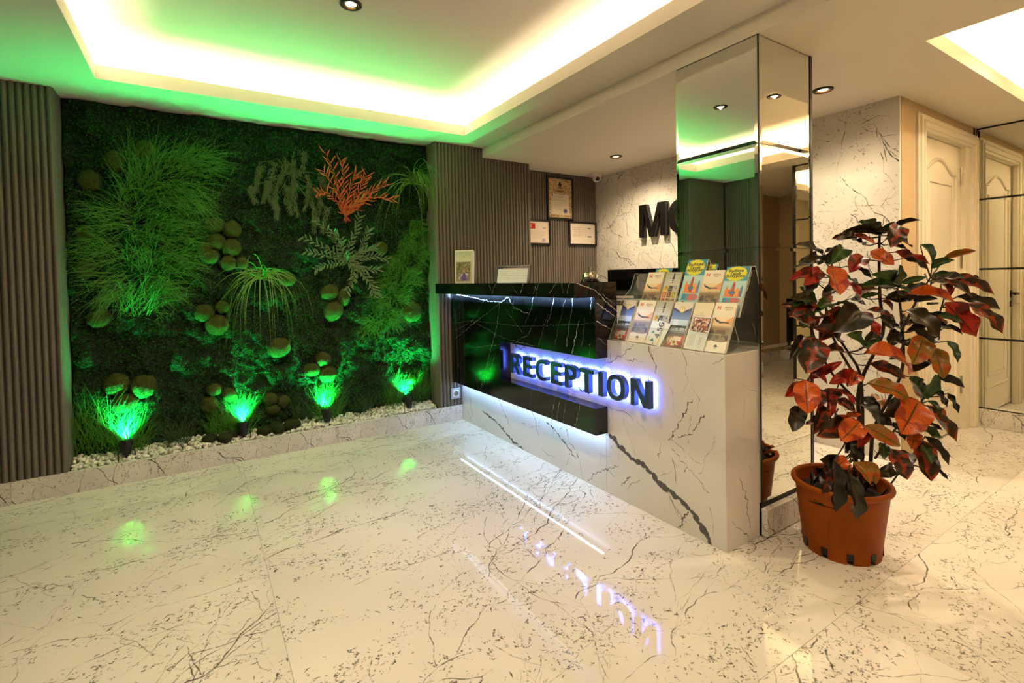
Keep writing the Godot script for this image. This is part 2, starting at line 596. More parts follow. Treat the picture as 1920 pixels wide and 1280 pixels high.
	M.moss_dark = speckled(Color(0.09, 0.12, 0.01), Color(0.24, 0.26, 0.03), 0.11, 0.95, 7.0, 0.9)
	M.moss_dark.uv1_world_triplanar = true
	M.grass = leafy(Color(0.25, 0.47, 0.055))
	M.grass_dark = leafy(Color(0.17, 0.27, 0.08))
	M.grass_pale = leafy(Color(0.34, 0.48, 0.12))
	M.frond = leafy(Color(0.28, 0.32, 0.15))
	M.olive = leafy(Color(0.32, 0.38, 0.23))
	M.orange = leafy(Color(0.76, 0.33, 0.15))
	M.orange_stem = leafy(Color(0.55, 0.14, 0.06))
	M.twig = leafy(Color(0.30, 0.26, 0.14))
	M.pebble = std(Color(1, 1, 1), 0.75)
	M.pebble.vertex_color_use_as_albedo = true
	# croton
	M.leaf = [
		leaf_tex(Color(0.17, 0.31, 0.08), Color(0.32, 0.44, 0.14), Color(0.10, 0.20, 0.06), 0.25, 1),
		leaf_tex(Color(0.14, 0.115, 0.05), Color(0.27, 0.17, 0.07), Color(0.08, 0.08, 0.035), 0.45, 2),
		leaf_tex(Color(0.82, 0.36, 0.07), Color(0.20, 0.16, 0.05), Color(0.62, 0.20, 0.05), 0.30, 3),
		leaf_tex(Color(0.68, 0.13, 0.06), Color(0.18, 0.05, 0.03), Color(0.36, 0.09, 0.04), 0.34, 4),
		leaf_tex(Color(0.17, 0.12, 0.05), Color(0.50, 0.15, 0.06), Color(0.60, 0.20, 0.07), 0.42, 5),
		leaf_tex(Color(0.56, 0.40, 0.09), Color(0.16, 0.22, 0.06), Color(0.72, 0.32, 0.07), 0.45, 6),
	]
	M.stem = speckled(Color(0.16, 0.12, 0.06), Color(0.30, 0.23, 0.12), 0.07, 0.8, 12.0, 0.2)
	M.pot = std(Color(0.56, 0.265, 0.012), 0.5)
	M.pot.metallic_specular = 0.3
	M.soil = speckled(Color(0.06, 0.045, 0.03), Color(0.17, 0.12, 0.07), 0.12, 0.95, 10.0, 1.0)

func leafy(c: Color, through := 0.12) -> StandardMaterial3D:
	var m := std(c, 0.6)
	m.backlight_enabled = true
	m.backlight = Color(through, through, through)
	return m

# one croton leaf surface: base colour, midrib and side veins, blotches from the edge
func leaf_tex(base: Color, vein: Color, blot: Color, amount: float, sd: int) -> StandardMaterial3D:
	var w := 96
	var h := 192
	var im := Image.create_empty(w, h, false, Image.FORMAT_RGB8)
	var n1 := noise(sd * 17, 0.014, 4)
	var n2 := noise(sd * 31, 0.12, 2)
	for y in h:
		for x in w:
			var u := absf(x / float(w - 1) - 0.5) * 2.0
			var v := y / float(h)
			var c := base
			var b := n1.get_noise_2d(x, y) * 1.2 + (u - 0.5) * 0.5 + (amount - 0.45)
			c = c.lerp(blot, smoothstep(-0.02, 0.22, b))
			c = c * (0.97 + 0.10 * n2.get_noise_2d(x, y))
			var rib := fposmod((v - u * 0.16) * 13.0, 1.0)
			var rv := smoothstep(0.80, 0.94, rib) * (1.0 - smoothstep(0.95, 1.0, rib)) * (0.55 - 0.3 * u)
			c = c.lerp(vein, rv)
			c = c.lerp(vein, (1.0 - smoothstep(0.03, 0.075, u)) * 0.85)
			im.set_pixel(x, y, c)
	var m := std(Color.WHITE, 0.36)
	m.albedo_texture = tex(im)
	m.backlight_enabled = true
	m.backlight = Color(0.22, 0.22, 0.22)
	return m

# ------------------------------------------------------------------ setting

func strip_light(called: String, a: Vector3, b: Vector3, dir: Vector3, width: float, c: Color, e: float, parent: Node, show: float) -> void:
	# an LED strip: a glowing tape and an area light just in front of it
	var mid := (a + b) / 2.0
	var ln := a.distance_to(b)
	var ax := (b - a).normalized()
	var side := ax.cross(dir).normalized()
	var st := new_st()
	var hw := width / 2.0
	var t := dir * 0.002
	quad(st, a - side * hw, b - side * hw, b + side * hw, a + side * hw, dir)
	quad(st, a - side * hw - t, b - side * hw - t, b + side * hw - t, a + side * hw - t, -dir)
	quad(st, a - side * hw, b - side * hw, b - side * hw - t, a - side * hw - t, -side)
	quad(st, a + side * hw, b + side * hw, b + side * hw - t, a + side * hw - t, side)
	sm(called, st, glow(c, show), parent)
	var l := AreaLight3D.new()
	l.name = called + "_light"
	l.area_size = Vector2(ln, width)
	l.area_normalize_energy = true
	l.light_color = c
	l.light_energy = e * ln
	l.shadow_enabled = true
	l.area_range = 12.0
	l.basis = Basis(ax, (-dir).cross(ax).normalized(), -dir)
	l.position = mid + dir * 0.003
	parent.add_child(l, true)

func cove_leds() -> void:
	var o := thing("cove_led_strip", "warm white LED strip lighting hidden behind the lip of the large lobby ceiling recess", "led light", Vector3.ZERO)
	var up := Vector3(0, 1, 0)
	var y := H1 + 0.035
	var x0 := -2.28 - 0.105
	var x1 := -0.057 + 0.105
	var z0 := 0.253 - 0.105
	var z1 := 4.505
	strip_light("led_tape", Vector3(x0, y, z0), Vector3(x1, y, z0), up, 0.03, COVE_C, COVE_E, o, 1.5)
	strip_light("led_tape", Vector3(x0, y, z1), Vector3(x1, y, z1), up, 0.03, COVE_C, COVE_E, o, 1.5)
	strip_light("led_tape", Vector3(x0, y, z0 + 0.05), Vector3(x0, y, z1 - 0.05), up, 0.03, COVE_C, COVE_E, o, 1.5)
	strip_light("led_tape", Vector3(x1, y, z0 + 0.05), Vector3(x1, y, z1 - 0.05), up, 0.03, COVE_C, COVE_E, o, 1.5)
	var p := thing("cove_led_strip", "warm white LED strip lighting hidden inside the ceiling recess of the corridor by the door", "led light", Vector3.ZERO)
	y = H2 + 0.035
	x0 = 0.99 - 0.075
	x1 = 2.77 + 0.075
	z0 = 2.815 - 0.075
	z1 = 4.575
	strip_light("led_tape", Vector3(x0, y, z0), Vector3(x1, y, z0), up, 0.03, HALL_C, HALL_E, p, 1.5)
	strip_light("led_tape", Vector3(x0, y, z1), Vector3(x1, y, z1), up, 0.03, HALL_C, HALL_E, p, 1.5)
	strip_light("led_tape", Vector3(x0, y, z0 + 0.05), Vector3(x0, y, z1 - 0.05), up, 0.03, HALL_C, HALL_E, p, 1.5)
	strip_light("led_tape", Vector3(x1, y, z0 + 0.05), Vector3(x1, y, z1 - 0.05), up, 0.03, HALL_C, HALL_E, p, 1.5)

func floor_and_kerb() -> void:
	var f := thing("floor", "polished white marble slab floor with grey veins", "floor", Vector3.ZERO, "", "structure")
	box_obj("subfloor", Vector3(-3.4, -0.12, -0.4), Vector3(5.2, -0.02, 5.2), std(Color(0.45, 0.43, 0.40), 0.8), f)
	var xs := [-3.28, -1.64, 0.0, 1.64, 3.28, 4.92]
	var zs := [-0.05, 2.90, 5.10]
	var n := 0
	for i in 5:
		for j in 2:
			# each slab is cut from its own place in the stone
			var off := Vector3([0.35, 1.02, 0.10, 0.70, 1.9][i], 0, [0.0, 1.7][j] + [0.2, 0.9, 1.4, 0.55, 0.3][i])
			var st := new_st()
			bx(st, Vector3(xs[i] + 0.0004, -0.02, zs[j] + 0.0004) + off, Vector3(xs[i + 1] - 0.0004, 0.0, zs[j + 1] - 0.0004) + off, 0.0005)
			var o := sm("slab", st, M.floor, f)
			o.position = -off
			n += 1
	# marble kerb of the gravel bed
	var k := thing("baseboard_back", "low white marble kerb along the gravel bed and pilasters", "kerb", Vector3.ZERO, "", "structure")
	var cuts := [-3.15, -2.74, -1.02, -0.0005]
	for i in 3:
		var st := new_st()
		bx(st, Vector3(cuts[i] + 0.0004 + 0.4 * i, 0.0, -0.022), Vector3(cuts[i + 1] - 0.0004 + 0.4 * i, 0.125, 0.0), 0.0015)
		var o := sm("kerb_slab", st, M.kerb, k)
		o.position.x = -0.4 * i

func ceilings() -> void:
	var c := thing("ceiling", "white ceiling with a large lit recess over the lobby and a lower soffit over desk and corridor", "ceiling", Vector3.ZERO, "", "structure")
	box_obj("ceiling_slab", Vector3(-3.4, 2.50, -0.4), Vector3(XS + 0.3, 2.56, 5.1), M.ceiling, c)
	box_obj("ceiling_slab", Vector3(XS + 0.3, 2.48, -0.4), Vector3(5.2, 2.56, 5.1), M.ceiling, c)
	ring(c, -3.4, XS, -0.4, 5.1, H1, -2.28, -0.057, 0.253, 4.40, 2.50)
	ring(c, XS, 5.2, -0.4, 5.1, H2, 0.99, 2.77, 2.815, 4.50, 2.48)
	box_obj("soffit_face", Vector3(XS - 0.002, H2, -0.4), Vector3(XS + 0.012, 2.5, 5.1), M.ceiling, c)

# a flat ceiling with a rectangular hole, an upstand lip round the hole and the walls of the recess behind it
func ring(c: Node, xa: float, xb: float, za: float, zb: float, y: float, x0: float, x1: float, z0: float, z1: float, top: float) -> void:
	var t := 0.02
	var w := 0.012
	box_obj("ceiling_panel", Vector3(xa, y, za), Vector3(xb, y + t, z0 - w), M.ceiling, c)
	box_obj("ceiling_panel", Vector3(xa, y, z1 + w), Vector3(xb, y + t, zb), M.ceiling, c)
	box_obj("ceiling_panel", Vector3(xa, y, z0 - w), Vector3(x0 - w, y + t, z1 + w), M.ceiling, c)
	box_obj("ceiling_panel", Vector3(x1 + w, y, z0 - w), Vector3(xb, y + t, z1 + w), M.ceiling, c)
	var l := 0.0765
	box_obj("cove_lip", Vector3(x0 - w, y, z0 - w), Vector3(x1 + w, y + l, z0), M.ceiling, c)
	box_obj("cove_lip", Vector3(x0 - w, y, z1), Vector3(x1 + w, y + l, z1 + w), M.ceiling, c)
	box_obj("cove_lip", Vector3(x0 - w, y, z0), Vector3(x0, y + l, z1), M.ceiling, c)
	box_obj("cove_lip", Vector3(x1, y, z0), Vector3(x1 + w, y + l, z1), M.ceiling, c)
	var g := 0.15
	box_obj("recess_wall", Vector3(x0 - g - w, y + t, z0 - g - w), Vector3(x1 + g + w, top, z0 - g), M.ceiling, c)
	box_obj("recess_wall", Vector3(x0 - g - w, y + t, z1 + g), Vector3(x1 + g + w, top, z1 + g + w), M.ceiling, c)
	box_obj("recess_wall", Vector3(x0 - g - w, y + t, z0 - g), Vector3(x0 - g, top, z1 + g), M.ceiling, c)
	box_obj("recess_wall", Vector3(x1 + g, y + t, z0 - g), Vector3(x1 + g + w, top, z1 + g), M.ceiling, c)

func ribs_joined(called: String, o: Vector3, along: Vector3, out: Vector3, n: int, pitch: float, depth: float, y0: float, y1: float, parent: Node) -> void:
	var st := new_st()
	for k in n: rib(st, o + along * (pitch * k), along, out, pitch, depth, y0, y1)
	var m := sm(called, st, M.rib, parent)
	m.set_meta("kind", "stuff")

func walls() -> void:
	var X := Vector3(1, 0, 0)
	var Z := Vector3(0, 0, 1)
	# back wall: plain wall behind everything, the two fluted pilasters and the fluted recess behind the desk
	var b := thing("wall_back", "back wall with grey-brown fluted panelling on both sides of the moss", "wall", Vector3.ZERO, "", "structure")
	box_obj("wall_core", Vector3(-3.4, 0.0, -0.40), Vector3(1.9, 2.5, -0.215), M.dark_wall, b)
	box_obj("pilaster_core", Vector3(-3.172, 0.125, -0.215), Vector3(-2.510, H1, -0.012), M.rib_back, b)
	for k in 21:
		var st := new_st()
		rib(st, Vector3(-2.502 - 0.0305 * (k + 1), 0, -0.012), X, Z, 0.0305, 0.011, 0.126, H1)
		sm("slat", st, M.rib, b)
	ribs_joined("side_slats", Vector3(-2.510, 0, -0.012), -Z, X, 6, 0.0305, 0.010, 0.126, H1, b)
	box_obj("pilaster_core", Vector3(-0.197, 0.125, -0.215), Vector3(0.734, H1, -0.012), M.rib_back, b)
	ribs_joined("front_slats", Vector3(-0.205, 0, -0.012), X, Z, 30, 0.0313, 0.011, 0.126, H1, b)
	ribs_joined("side_slats", Vector3(-0.197, 0, -0.012), -Z, -X, 6, 0.0305, 0.010, 0.126, H1, b)
	ribs_joined("side_slats", Vector3(0.734, 0, -0.012), -Z, X, 6, 0.0305, 0.010, 0.0, H2, b)
	ribs_joined("recess_slats", Vector3(0.742, 0, -0.215), X, Z, 32, 0.0307, 0.009, 0.0, H2, b)
	# left wall, mostly outside the picture, seen in the mirror
	var l := thing("wall_left", "fluted dark wall on the left side of the lobby, seen in the mirror", "wall", Vector3.ZERO, "", "structure")
	box_obj("wall_core", Vector3(-3.4, 0.0, -0.012), Vector3(-3.172, H1, 5.1), M.dark_wall, l)
	ribs_joined("wall_slats", Vector3(-3.172, 0, 0.0), Z, X, 11, 0.0305, 0.010, 0.0, H1, l)
	box_obj("flat_panel", Vector3(-3.174, 0.0, 0.337), Vector3(-3.150, H1, 5.0), M.rib, l, 0.002)
	# marble wall behind the desk, running forward to the corridor corner
	var r := thing("wall_right", "tall white marble wall with grey veins behind the desk", "wall", Vector3.ZERO, "", "structure")
	box_obj("marble_slab", Vector3(XW, 0.0, -0.22), Vector3(XW + 0.025, H2, 0.9195), M.marble, r)
	box_obj("marble_slab", Vector3(XW, 0.0, 0.9205), Vector3(XW + 0.025, H2, ZW - 0.004), M.marble, r)
	box_obj("edge_trim", Vector3(XW - 0.001, 0.0, ZW - 0.004), Vector3(XW + 0.012, H2, ZW + 0.001), M.page, r)
	box_obj("wall_core", Vector3(XW + 0.025, 0.0, -0.3), Vector3(1.96, H2, ZW), M.paper, r)
	# corridor wall with the door
	var c := thing("wall_corridor", "beige papered corridor wall with a white door", "wall", Vector3.ZERO, "", "structure")
	box_obj("wall_core", Vector3(1.96, 2.09, ZW - 0.14), Vector3(3.06, H2, ZW), M.paper, c)
	box_obj("wall_core", Vector3(3.02, 0.0, ZW - 0.14), Vector3(3.2, H2, ZW), M.paper, c)
	box_obj("wall_core", Vector3(1.9, 0.0, ZW - 0.4), Vector3(3.2, H2, ZW - 0.14), M.dark_wall, c)
	# far walls behind the camera, seen in the mirrors
	var f := thing("wall_front", "beige papered walls behind the camera, seen in the pillar mirror", "wall", Vector3.ZERO, "", "structure")
	box_obj("wall_core", Vector3(-3.4, 0.0, 4.95), Vector3(5.1, 2.5, 5.1), M.paper, f)
	box_obj("wall_core", Vector3(4.9, 0.0, 3.6), Vector3(5.1, H2, 4.95), M.paper, f)
	box_obj("wall_core", Vector3(3.30, 0.0, 3.6), Vector3(5.1, H2, 3.80), M.paper, f)
	box_obj("skirting", Vector3(-2.8, 0.0, 4.93), Vector3(4.9, 0.13, 4.95), M.marble, f)
	box_obj("skirting", Vector3(4.88, 0.0, 3.8), Vector3(4.9, 0.13, 4.93), M.marble, f)
	box_obj("dark_panel", Vector3(4.885, 0.13, 4.05), Vector3(4.9, 0.83, 4.85), M.black, f)

# one bevelled mirror panel, centred on its node, facing +z
func mirror_panel(parent: Node, c: Vector3, turn: float, w: float, h: float) -> void:
	var st := new_st()
	var bev := 0.015
	var d := 0.0009
	var W := w / 2.0 - 0.0008
	var H := h / 2.0 - 0.0008
	var z := 0.006
	var o := [Vector3(-W, -H, z - d), Vector3(W, -H, z - d), Vector3(W, H, z - d), Vector3(-W, H, z - d)]
	var i := [Vector3(-W + bev, -H + bev, z), Vector3(W - bev, -H + bev, z), Vector3(W - bev, H - bev, z), Vector3(-W + bev, H - bev, z)]
	var k := [Vector3(-W, -H, 0), Vector3(W, -H, 0), Vector3(W, H, 0), Vector3(-W, H, 0)]
	quad(st, i[0], i[1], i[2], i[3], Vector3(0, 0, 1))
	quad(st, k[0], k[1], k[2], k[3], Vector3(0, 0, -1))
	for q in 4:
		var r := (q + 1) % 4
		var n: Vector3 = (o[r] - o[q]).cross(i[q] - o[q]).normalized()
		quad(st, o[q], o[r], i[r], i[q], n if n.z > 0 else -n)
		var m: Vector3 = ((o[q] + o[r]) / 2.0 * Vector3(1, 1, 0)).normalized()
		quad(st, o[q], o[r], k[r], k[q], m)
	var p := sm("mirror_panel", st, M.mirror, parent)
	p.position = c
	p.rotation.y = turn

func mirror_pillar() -> void:
	var o := thing("trim_1", "square pillar clad in bevelled mirror panels at the end of the desk", "pillar", Vector3.ZERO, "", "structure")
	var x0 := XS + 0.006
	var z1 := 2.4629
	var z0 := 2.0194
	box_obj("pillar_core", Vector3(x0, 0.0, z0 + 0.006), Vector3(0.69, H2, z1 - 0.006), M.trim_dark, o)
	var ys := [0.150, 0.381, 0.836, 1.291, 1.746, H2 - 0.004]
	for k in 5:
		var h: float = ys[k + 1] - ys[k]
		var y: float = (ys[k + 1] + ys[k]) / 2.0
		mirror_panel(o, Vector3(x0, y, (z0 + z1) / 2.0), -PI / 2.0, z1 - z0 - 0.008, h)
		mirror_panel(o, Vector3((x0 + 0.679) / 2.0, y, z1 - 0.006), 0.0, 0.679 - x0 - 0.004, h)
	for k in 5:
		var h: float = ys[k + 1] - ys[k]
		mirror_panel(o, Vector3((x0 + 0.679) / 2.0, (ys[k + 1] + ys[k]) / 2.0, z0 + 0.006), PI, 0.679 - x0 - 0.004, h)
	box_obj("edge_strip", Vector3(0.678, 0.13, z0), Vector3(0.700, H2, z1 + 0.002), M.trim_dark, o, 0.001)
	box_obj("edge_strip", Vector3(XS + 0.001, 0.15, z1 - 0.004), Vector3(XS + 0.007, H2, z1 + 0.0005), M.trim_dark, o)
	box_obj("skirting", Vector3(XS + 0.002, 0.0, z1 - 0.006), Vector3(0.715, 0.128, z1 + 0.022), M.kerb, o, 0.006)
	box_obj("skirting", Vector3(0.69, 0.0, z0), Vector3(0.715, 0.128, z1 - 0.006), M.kerb, o, 0.006)

func mirror_wall() -> void:
	var o := thing("trim_2", "mirrored wall of wide bevelled panels with dark joints beside the corridor door", "mirror wall", Vector3.ZERO, "", "structure")
	box_obj("wall_core", Vector3(XC + 0.008, 0.0, ZW), Vector3(3.30, H2, 3.80), M.trim_dark, o)
	var ys := [0.132, 0.657, 1.174, 1.691, H2 - 0.006]
	for k in 4:
		var h: float = ys[k + 1] - ys[k] - 0.013
		mirror_panel(o, Vector3(XC + 0.008, (ys[k + 1] + ys[k]) / 2.0, (ZW + 0.004 + 3.785) / 2.0), -PI / 2.0, 3.785 - ZW - 0.006, h)
	box_obj("edge_strip", Vector3(XC - 0.004, 0.13, 3.785), Vector3(XC + 0.02, H2, 3.81), M.trim_dark, o)
	box_obj("skirting", Vector3(XC - 0.006, 0.0, ZW + 0.02), Vector3(XC + 0.008, 0.130, 3.80), M.kerb, o, 0.002)

func corridor_door() -> void:
	var o := thing("door_1", "white corridor door with an arched moulding, set in a stepped white casing", "door", Vector3.ZERO, "", "structure")
	var zf := ZW - 0.030      # face of the leaf
	var xa := 2.045
	var xb := 2.87
	var top := 2.055
	box_obj("leaf", Vector3(xa, 0.012, zf - 0.04), Vector3(xb, top, zf), M.door, o, 0.002)
	# casing in three steps, left, right and top, mitred into one piece
	var st := new_st()
	for s in [[0.0, 0.100, 0.016], [0.018, 0.082, 0.028], [0.042, 0.048, 0.036]]:
		var i0: float = s[0]
		var wd: float = s[1] - i0 if s[0] == 0.0 else s[1] - s[0]
		var ia: float = xa - 0.078 + i0
		var ib: float = 3.055 - i0
		var it: float = top + 0.105 - i0
		bx(st, Vector3(ia, 0.0, ZW - 0.02), Vector3(ia + wd, it, ZW + s[2]), 0.004)
		bx(st, Vector3(ib - wd, 0.0, ZW - 0.02), Vector3(ib, it, ZW + s[2]), 0.004)
		bx(st, Vector3(ia + wd, it - wd, ZW - 0.02), Vector3(ib - wd, it, ZW + s[2]), 0.004)
	bx(st, Vector3(xa - 0.005, 0.0, ZW - 0.12), Vector3(xa + 0.004, top + 0.004, ZW - 0.001))
	bx(st, Vector3(xb - 0.004, 0.0, ZW - 0.12), Vector3(2.958, top + 0.004, ZW - 0.001))
	bx(st, Vector3(xa, top + 0.002, ZW - 0.12), Vector3(xb, top + 0.03, ZW - 0.001))
	sm("casing", st, M.door, o)
	# outer moulding with the arched top, inner plain panel moulding
	var pts := []
	for p in [[2.150, 0.218], [2.150, 1.843], [2.215, 1.846]]: pts.append(Vector3(p[0], p[1], zf))
	for k in 13:
		var t := k / 12.0
		pts.append(Vector3(2.215 + 0.475 * t, 1.846 + 0.082 * pow(sin(PI * t), 1.3), zf))
	for p in [[2.755, 1.843], [2.755, 0.218], [2.150, 0.218]]: pts.append(Vector3(p[0], p[1], zf))
	var sm1 := new_st()
	tube(sm1, pts, [0.013], 8)
	sm("outer_moulding", sm1, M.door, o)
	var sm2 := new_st()
	var q := [[2.257, 0.310], [2.257, 1.765], [2.679, 1.765], [2.679, 0.310], [2.257, 0.310]]
	var ip := []
	for p in q: ip.append(Vector3(p[0], p[1], zf))
	tube(sm2, ip, [0.009], 8)
	sm("inner_moulding", sm2, M.door, o)
	box_obj("raised_panel", Vector3(2.275, 0.328, zf - 0.002), Vector3(2.661, 1.747, zf + 0.005), M.door, o, 0.004)
	for y in [1.852, 1.247, 0.330]:
		var h := new_st()
		tube(h, [Vector3(xb - 0.006, y - 0.062, zf + 0.006), Vector3(xb - 0.006, y + 0.062, zf + 0.006)], [0.008], 10)
		sm("hinge", h, M.steel, o)
	var hd := new_st()
	bx(hd, Vector3(2.075, 0.925, zf), Vector3(2.125, 0.985, zf + 0.012), 0.002)
	tube(hd, [Vector3(2.10, 0.96, zf), Vector3(2.10, 0.96, zf + 0.05), Vector3(2.115, 0.96, zf + 0.06), Vector3(2.22, 0.957, zf + 0.06)], [0.009, 0.009, 0.009, 0.007], 10)
	sm("handle", hd, M.black, o)
	box_obj("keyhole_plate", Vector3(2.075, 0.845, zf), Vector3(2.125, 0.895, zf + 0.012), M.black, o, 0.002)
	var ky := new_st()
	tube(ky, [Vector3(2.10, 0.87, zf + 0.01), Vector3(2.10, 0.87, zf + 0.045)], [0.003], 8)
	lathe(ky, [Vector2(0.0, -0.002), Vector2(0.012, -0.002), Vector2(0.012, 0.002), Vector2(0.0, 0.002)], 14, Vector3(2.10, 0.87, zf + 0.055))
	sm("key", ky, M.chrome, o)

# ------------------------------------------------------------------ desk

func reception_desk() -> void:
	var o := thing("reception_desk", "long reception desk of black veined marble on a white marble base, lit from below", "reception desk", Vector3.ZERO)
	var X := Vector3(1, 0, 0)
	var Y := Vector3(0, 1, 0)
	var Z := Vector3(0, 0, 1)
	box_obj("base", Vector3(0.0, 0.0, 0.0005), Vector3(0.075, 1.066, ZB - 0.021), M.desk_white, o)
	box_obj("end_block", Vector3(0.0, 0.0, ZB - 0.020), Vector3(XS - 0.001, HB, ZD), M.desk_white, o, 0.0012)
	# black front in one outline: full height at the far end, notched for the lit letters
	var pts := PackedVector2Array([Vector2(0.004, 0.330), Vector2(1.748, 0.330), Vector2(1.748, 0.474), Vector2(0.775, 0.474), Vector2(0.775, 0.740), Vector2(ZB, 0.740), Vector2(ZB, 1.066), Vector2(0.004, 1.066)])
	var st := new_st()
	prism(st, pts, Vector3(-0.085, 0, 0), Z, Y, X * 0.0845)
	sm("front_panel", st, M.desk_black, o)
	var e := new_st()
	bx(e, Vector3(-0.083, 0.741, ZB), Vector3(0.075, 1.066, ZB + 0.001))
	bx(e, Vector3(0.0, HB + 0.001, ZB - 0.02), Vector3(0.075, 1.066, ZB))
	sm("end_panel", e, M.desk_end, o)
	# counter: front board, top and rear filler round a groove for the hidden LED strip
	var ct := new_st()
	bx(ct, Vector3(-0.223, 1.067, 0.0), Vector3(-0.175, 1.147, ZB), 0.0012)
	bx(ct, Vector3(-0.176, 1.067, 0.0), Vector3(-0.139, 1.0695, ZB))
	bx(ct, Vector3(-0.176, 1.126, 0.0), Vector3(0.075, 1.147, ZB))
	bx(ct, Vector3(-0.083, 1.0665, 0.0), Vector3(0.075, 1.127, ZB))
	sm("counter_top", ct, M.desk_black, o)
	var ce := new_st()
	bx(ce, Vector3(-0.2215, 1.0685, ZB), Vector3(0.0735, 1.1455, ZB + 0.001))
	sm("counter_end", ce, M.desk_end, o)
	# LED strips under the counter and under the black front
	var cold := Color(0.62, 0.78, 1.0)
	strip_light("led_tape", Vector3(-0.170, 1.092, 0.03), Vector3(-0.170, 1.092, ZB - 0.02), Vector3(0.94, -0.34, 0.0).normalized(), 0.022, cold, UNDER_E * 7.5, o, 4.0)
	strip_light("led_tape", Vector3(-0.035, 0.3285, 0.02), Vector3(-0.035, 0.3285, 1.735), -Y, 0.012, cold, UNDER_E * 0.36, o, 8.0)
	# staff side
	var d := thing("staff_desk", "dark wooden work surface behind the black reception counter", "desk", Vector3.ZERO)
	box_obj("top", Vector3(0.30, 1.00, 0.60), Vector3(0.95, 1.03, 1.72), M.wood, d, 0.002)
	box_obj("side_board", Vector3(0.32, 0.0, 1.69), Vector3(0.93, 1.0, 1.71), M.wood, d)
	box_obj("side_board", Vector3(0.32, 0.0, 0.61), Vector3(0.93, 1.0, 0.63), M.wood, d)
	reception_sign()

const UNDER_E := 0.42
const HALO_E := 0.11

func reception_sign() -> void:
	var o := thing("reception_sign", "dark blue raised letters reading RECEPTION with a blue-white glow behind them on the desk front", "sign", Vector3(0, 0, 0))
	var spec := [["R", 0.846, 0.972], ["E", 1.002, 1.110], ["C", 1.147, 1.268], ["E", 1.306, 1.412], ["P", 1.443, 1.552], ["T", 1.578, 1.696], ["l", 1.730, 1.768], ["O", 1.797, 1.927], ["N", 1.965, 2.085]]
	var halo := Color(0.33, 0.43, 1.0)
	for s in spec:
		var w: float = s[2] - s[1]
		var y0: float = 0.531 + (s[1] - 0.846) * 0.006
		var ch := text(s[0], 0.18, 0.030, true)
		var ab := ch.get_aabb()
		var sc := Vector3(w / ab.size.x, 0.132 / ab.size.y, 1.0)
		var b := Basis(Vector3(0, 0, 1), Vector3(0, 1, 0), Vector3(-1, 0, 0)).scaled_local(sc)
		var c := Vector3(0, y0 + 0.066, (s[1] + s[2]) / 2.0)
		var m := mi("letter", ch, M.navy, o)
		m.transform = Transform3D(b, c + Vector3(-0.035, 0, 0) - b * (ab.get_center() * Vector3(1, 1, 0)))
		# the lit back of the letter, facing the marble
		var bk := text(s[0], 0.18, 0.003, true)
		var g := mi("lit_back", bk, glow(halo, 5.0), m)
		g.position = Vector3(0, 0, -0.0166)
		var l := AreaLight3D.new()
		l.name = "halo_light"
		l.area_size = Vector2(w * 0.9, 0.125)
		l.light_color = halo
		l.light_energy = HALO_E
		l.shadow_enabled = true
		l.basis = Basis(Vector3(0, 0, -1), Vector3(0, 1, 0), Vector3(1, 0, 0)) * Basis(Vector3(0, 1, 0), PI)
		l.position = c + Vector3(-0.0165, 0, 0)
		o.add_child(l, true)
		# small fixing pins on top of the letter
		for k in [0.3, 0.75]:
			if w < 0.05 and k > 0.5: continue
			var pn := new_st()
			var px: float = s[1] + w * k
			tube(pn, [Vector3(-0.018, y0 + 0.131, px), Vector3(-0.018, y0 + 0.138, px)], [0.0018], 6)
			sm("pin", pn, M.black, o)

# ------------------------------------------------------------------ moss wall

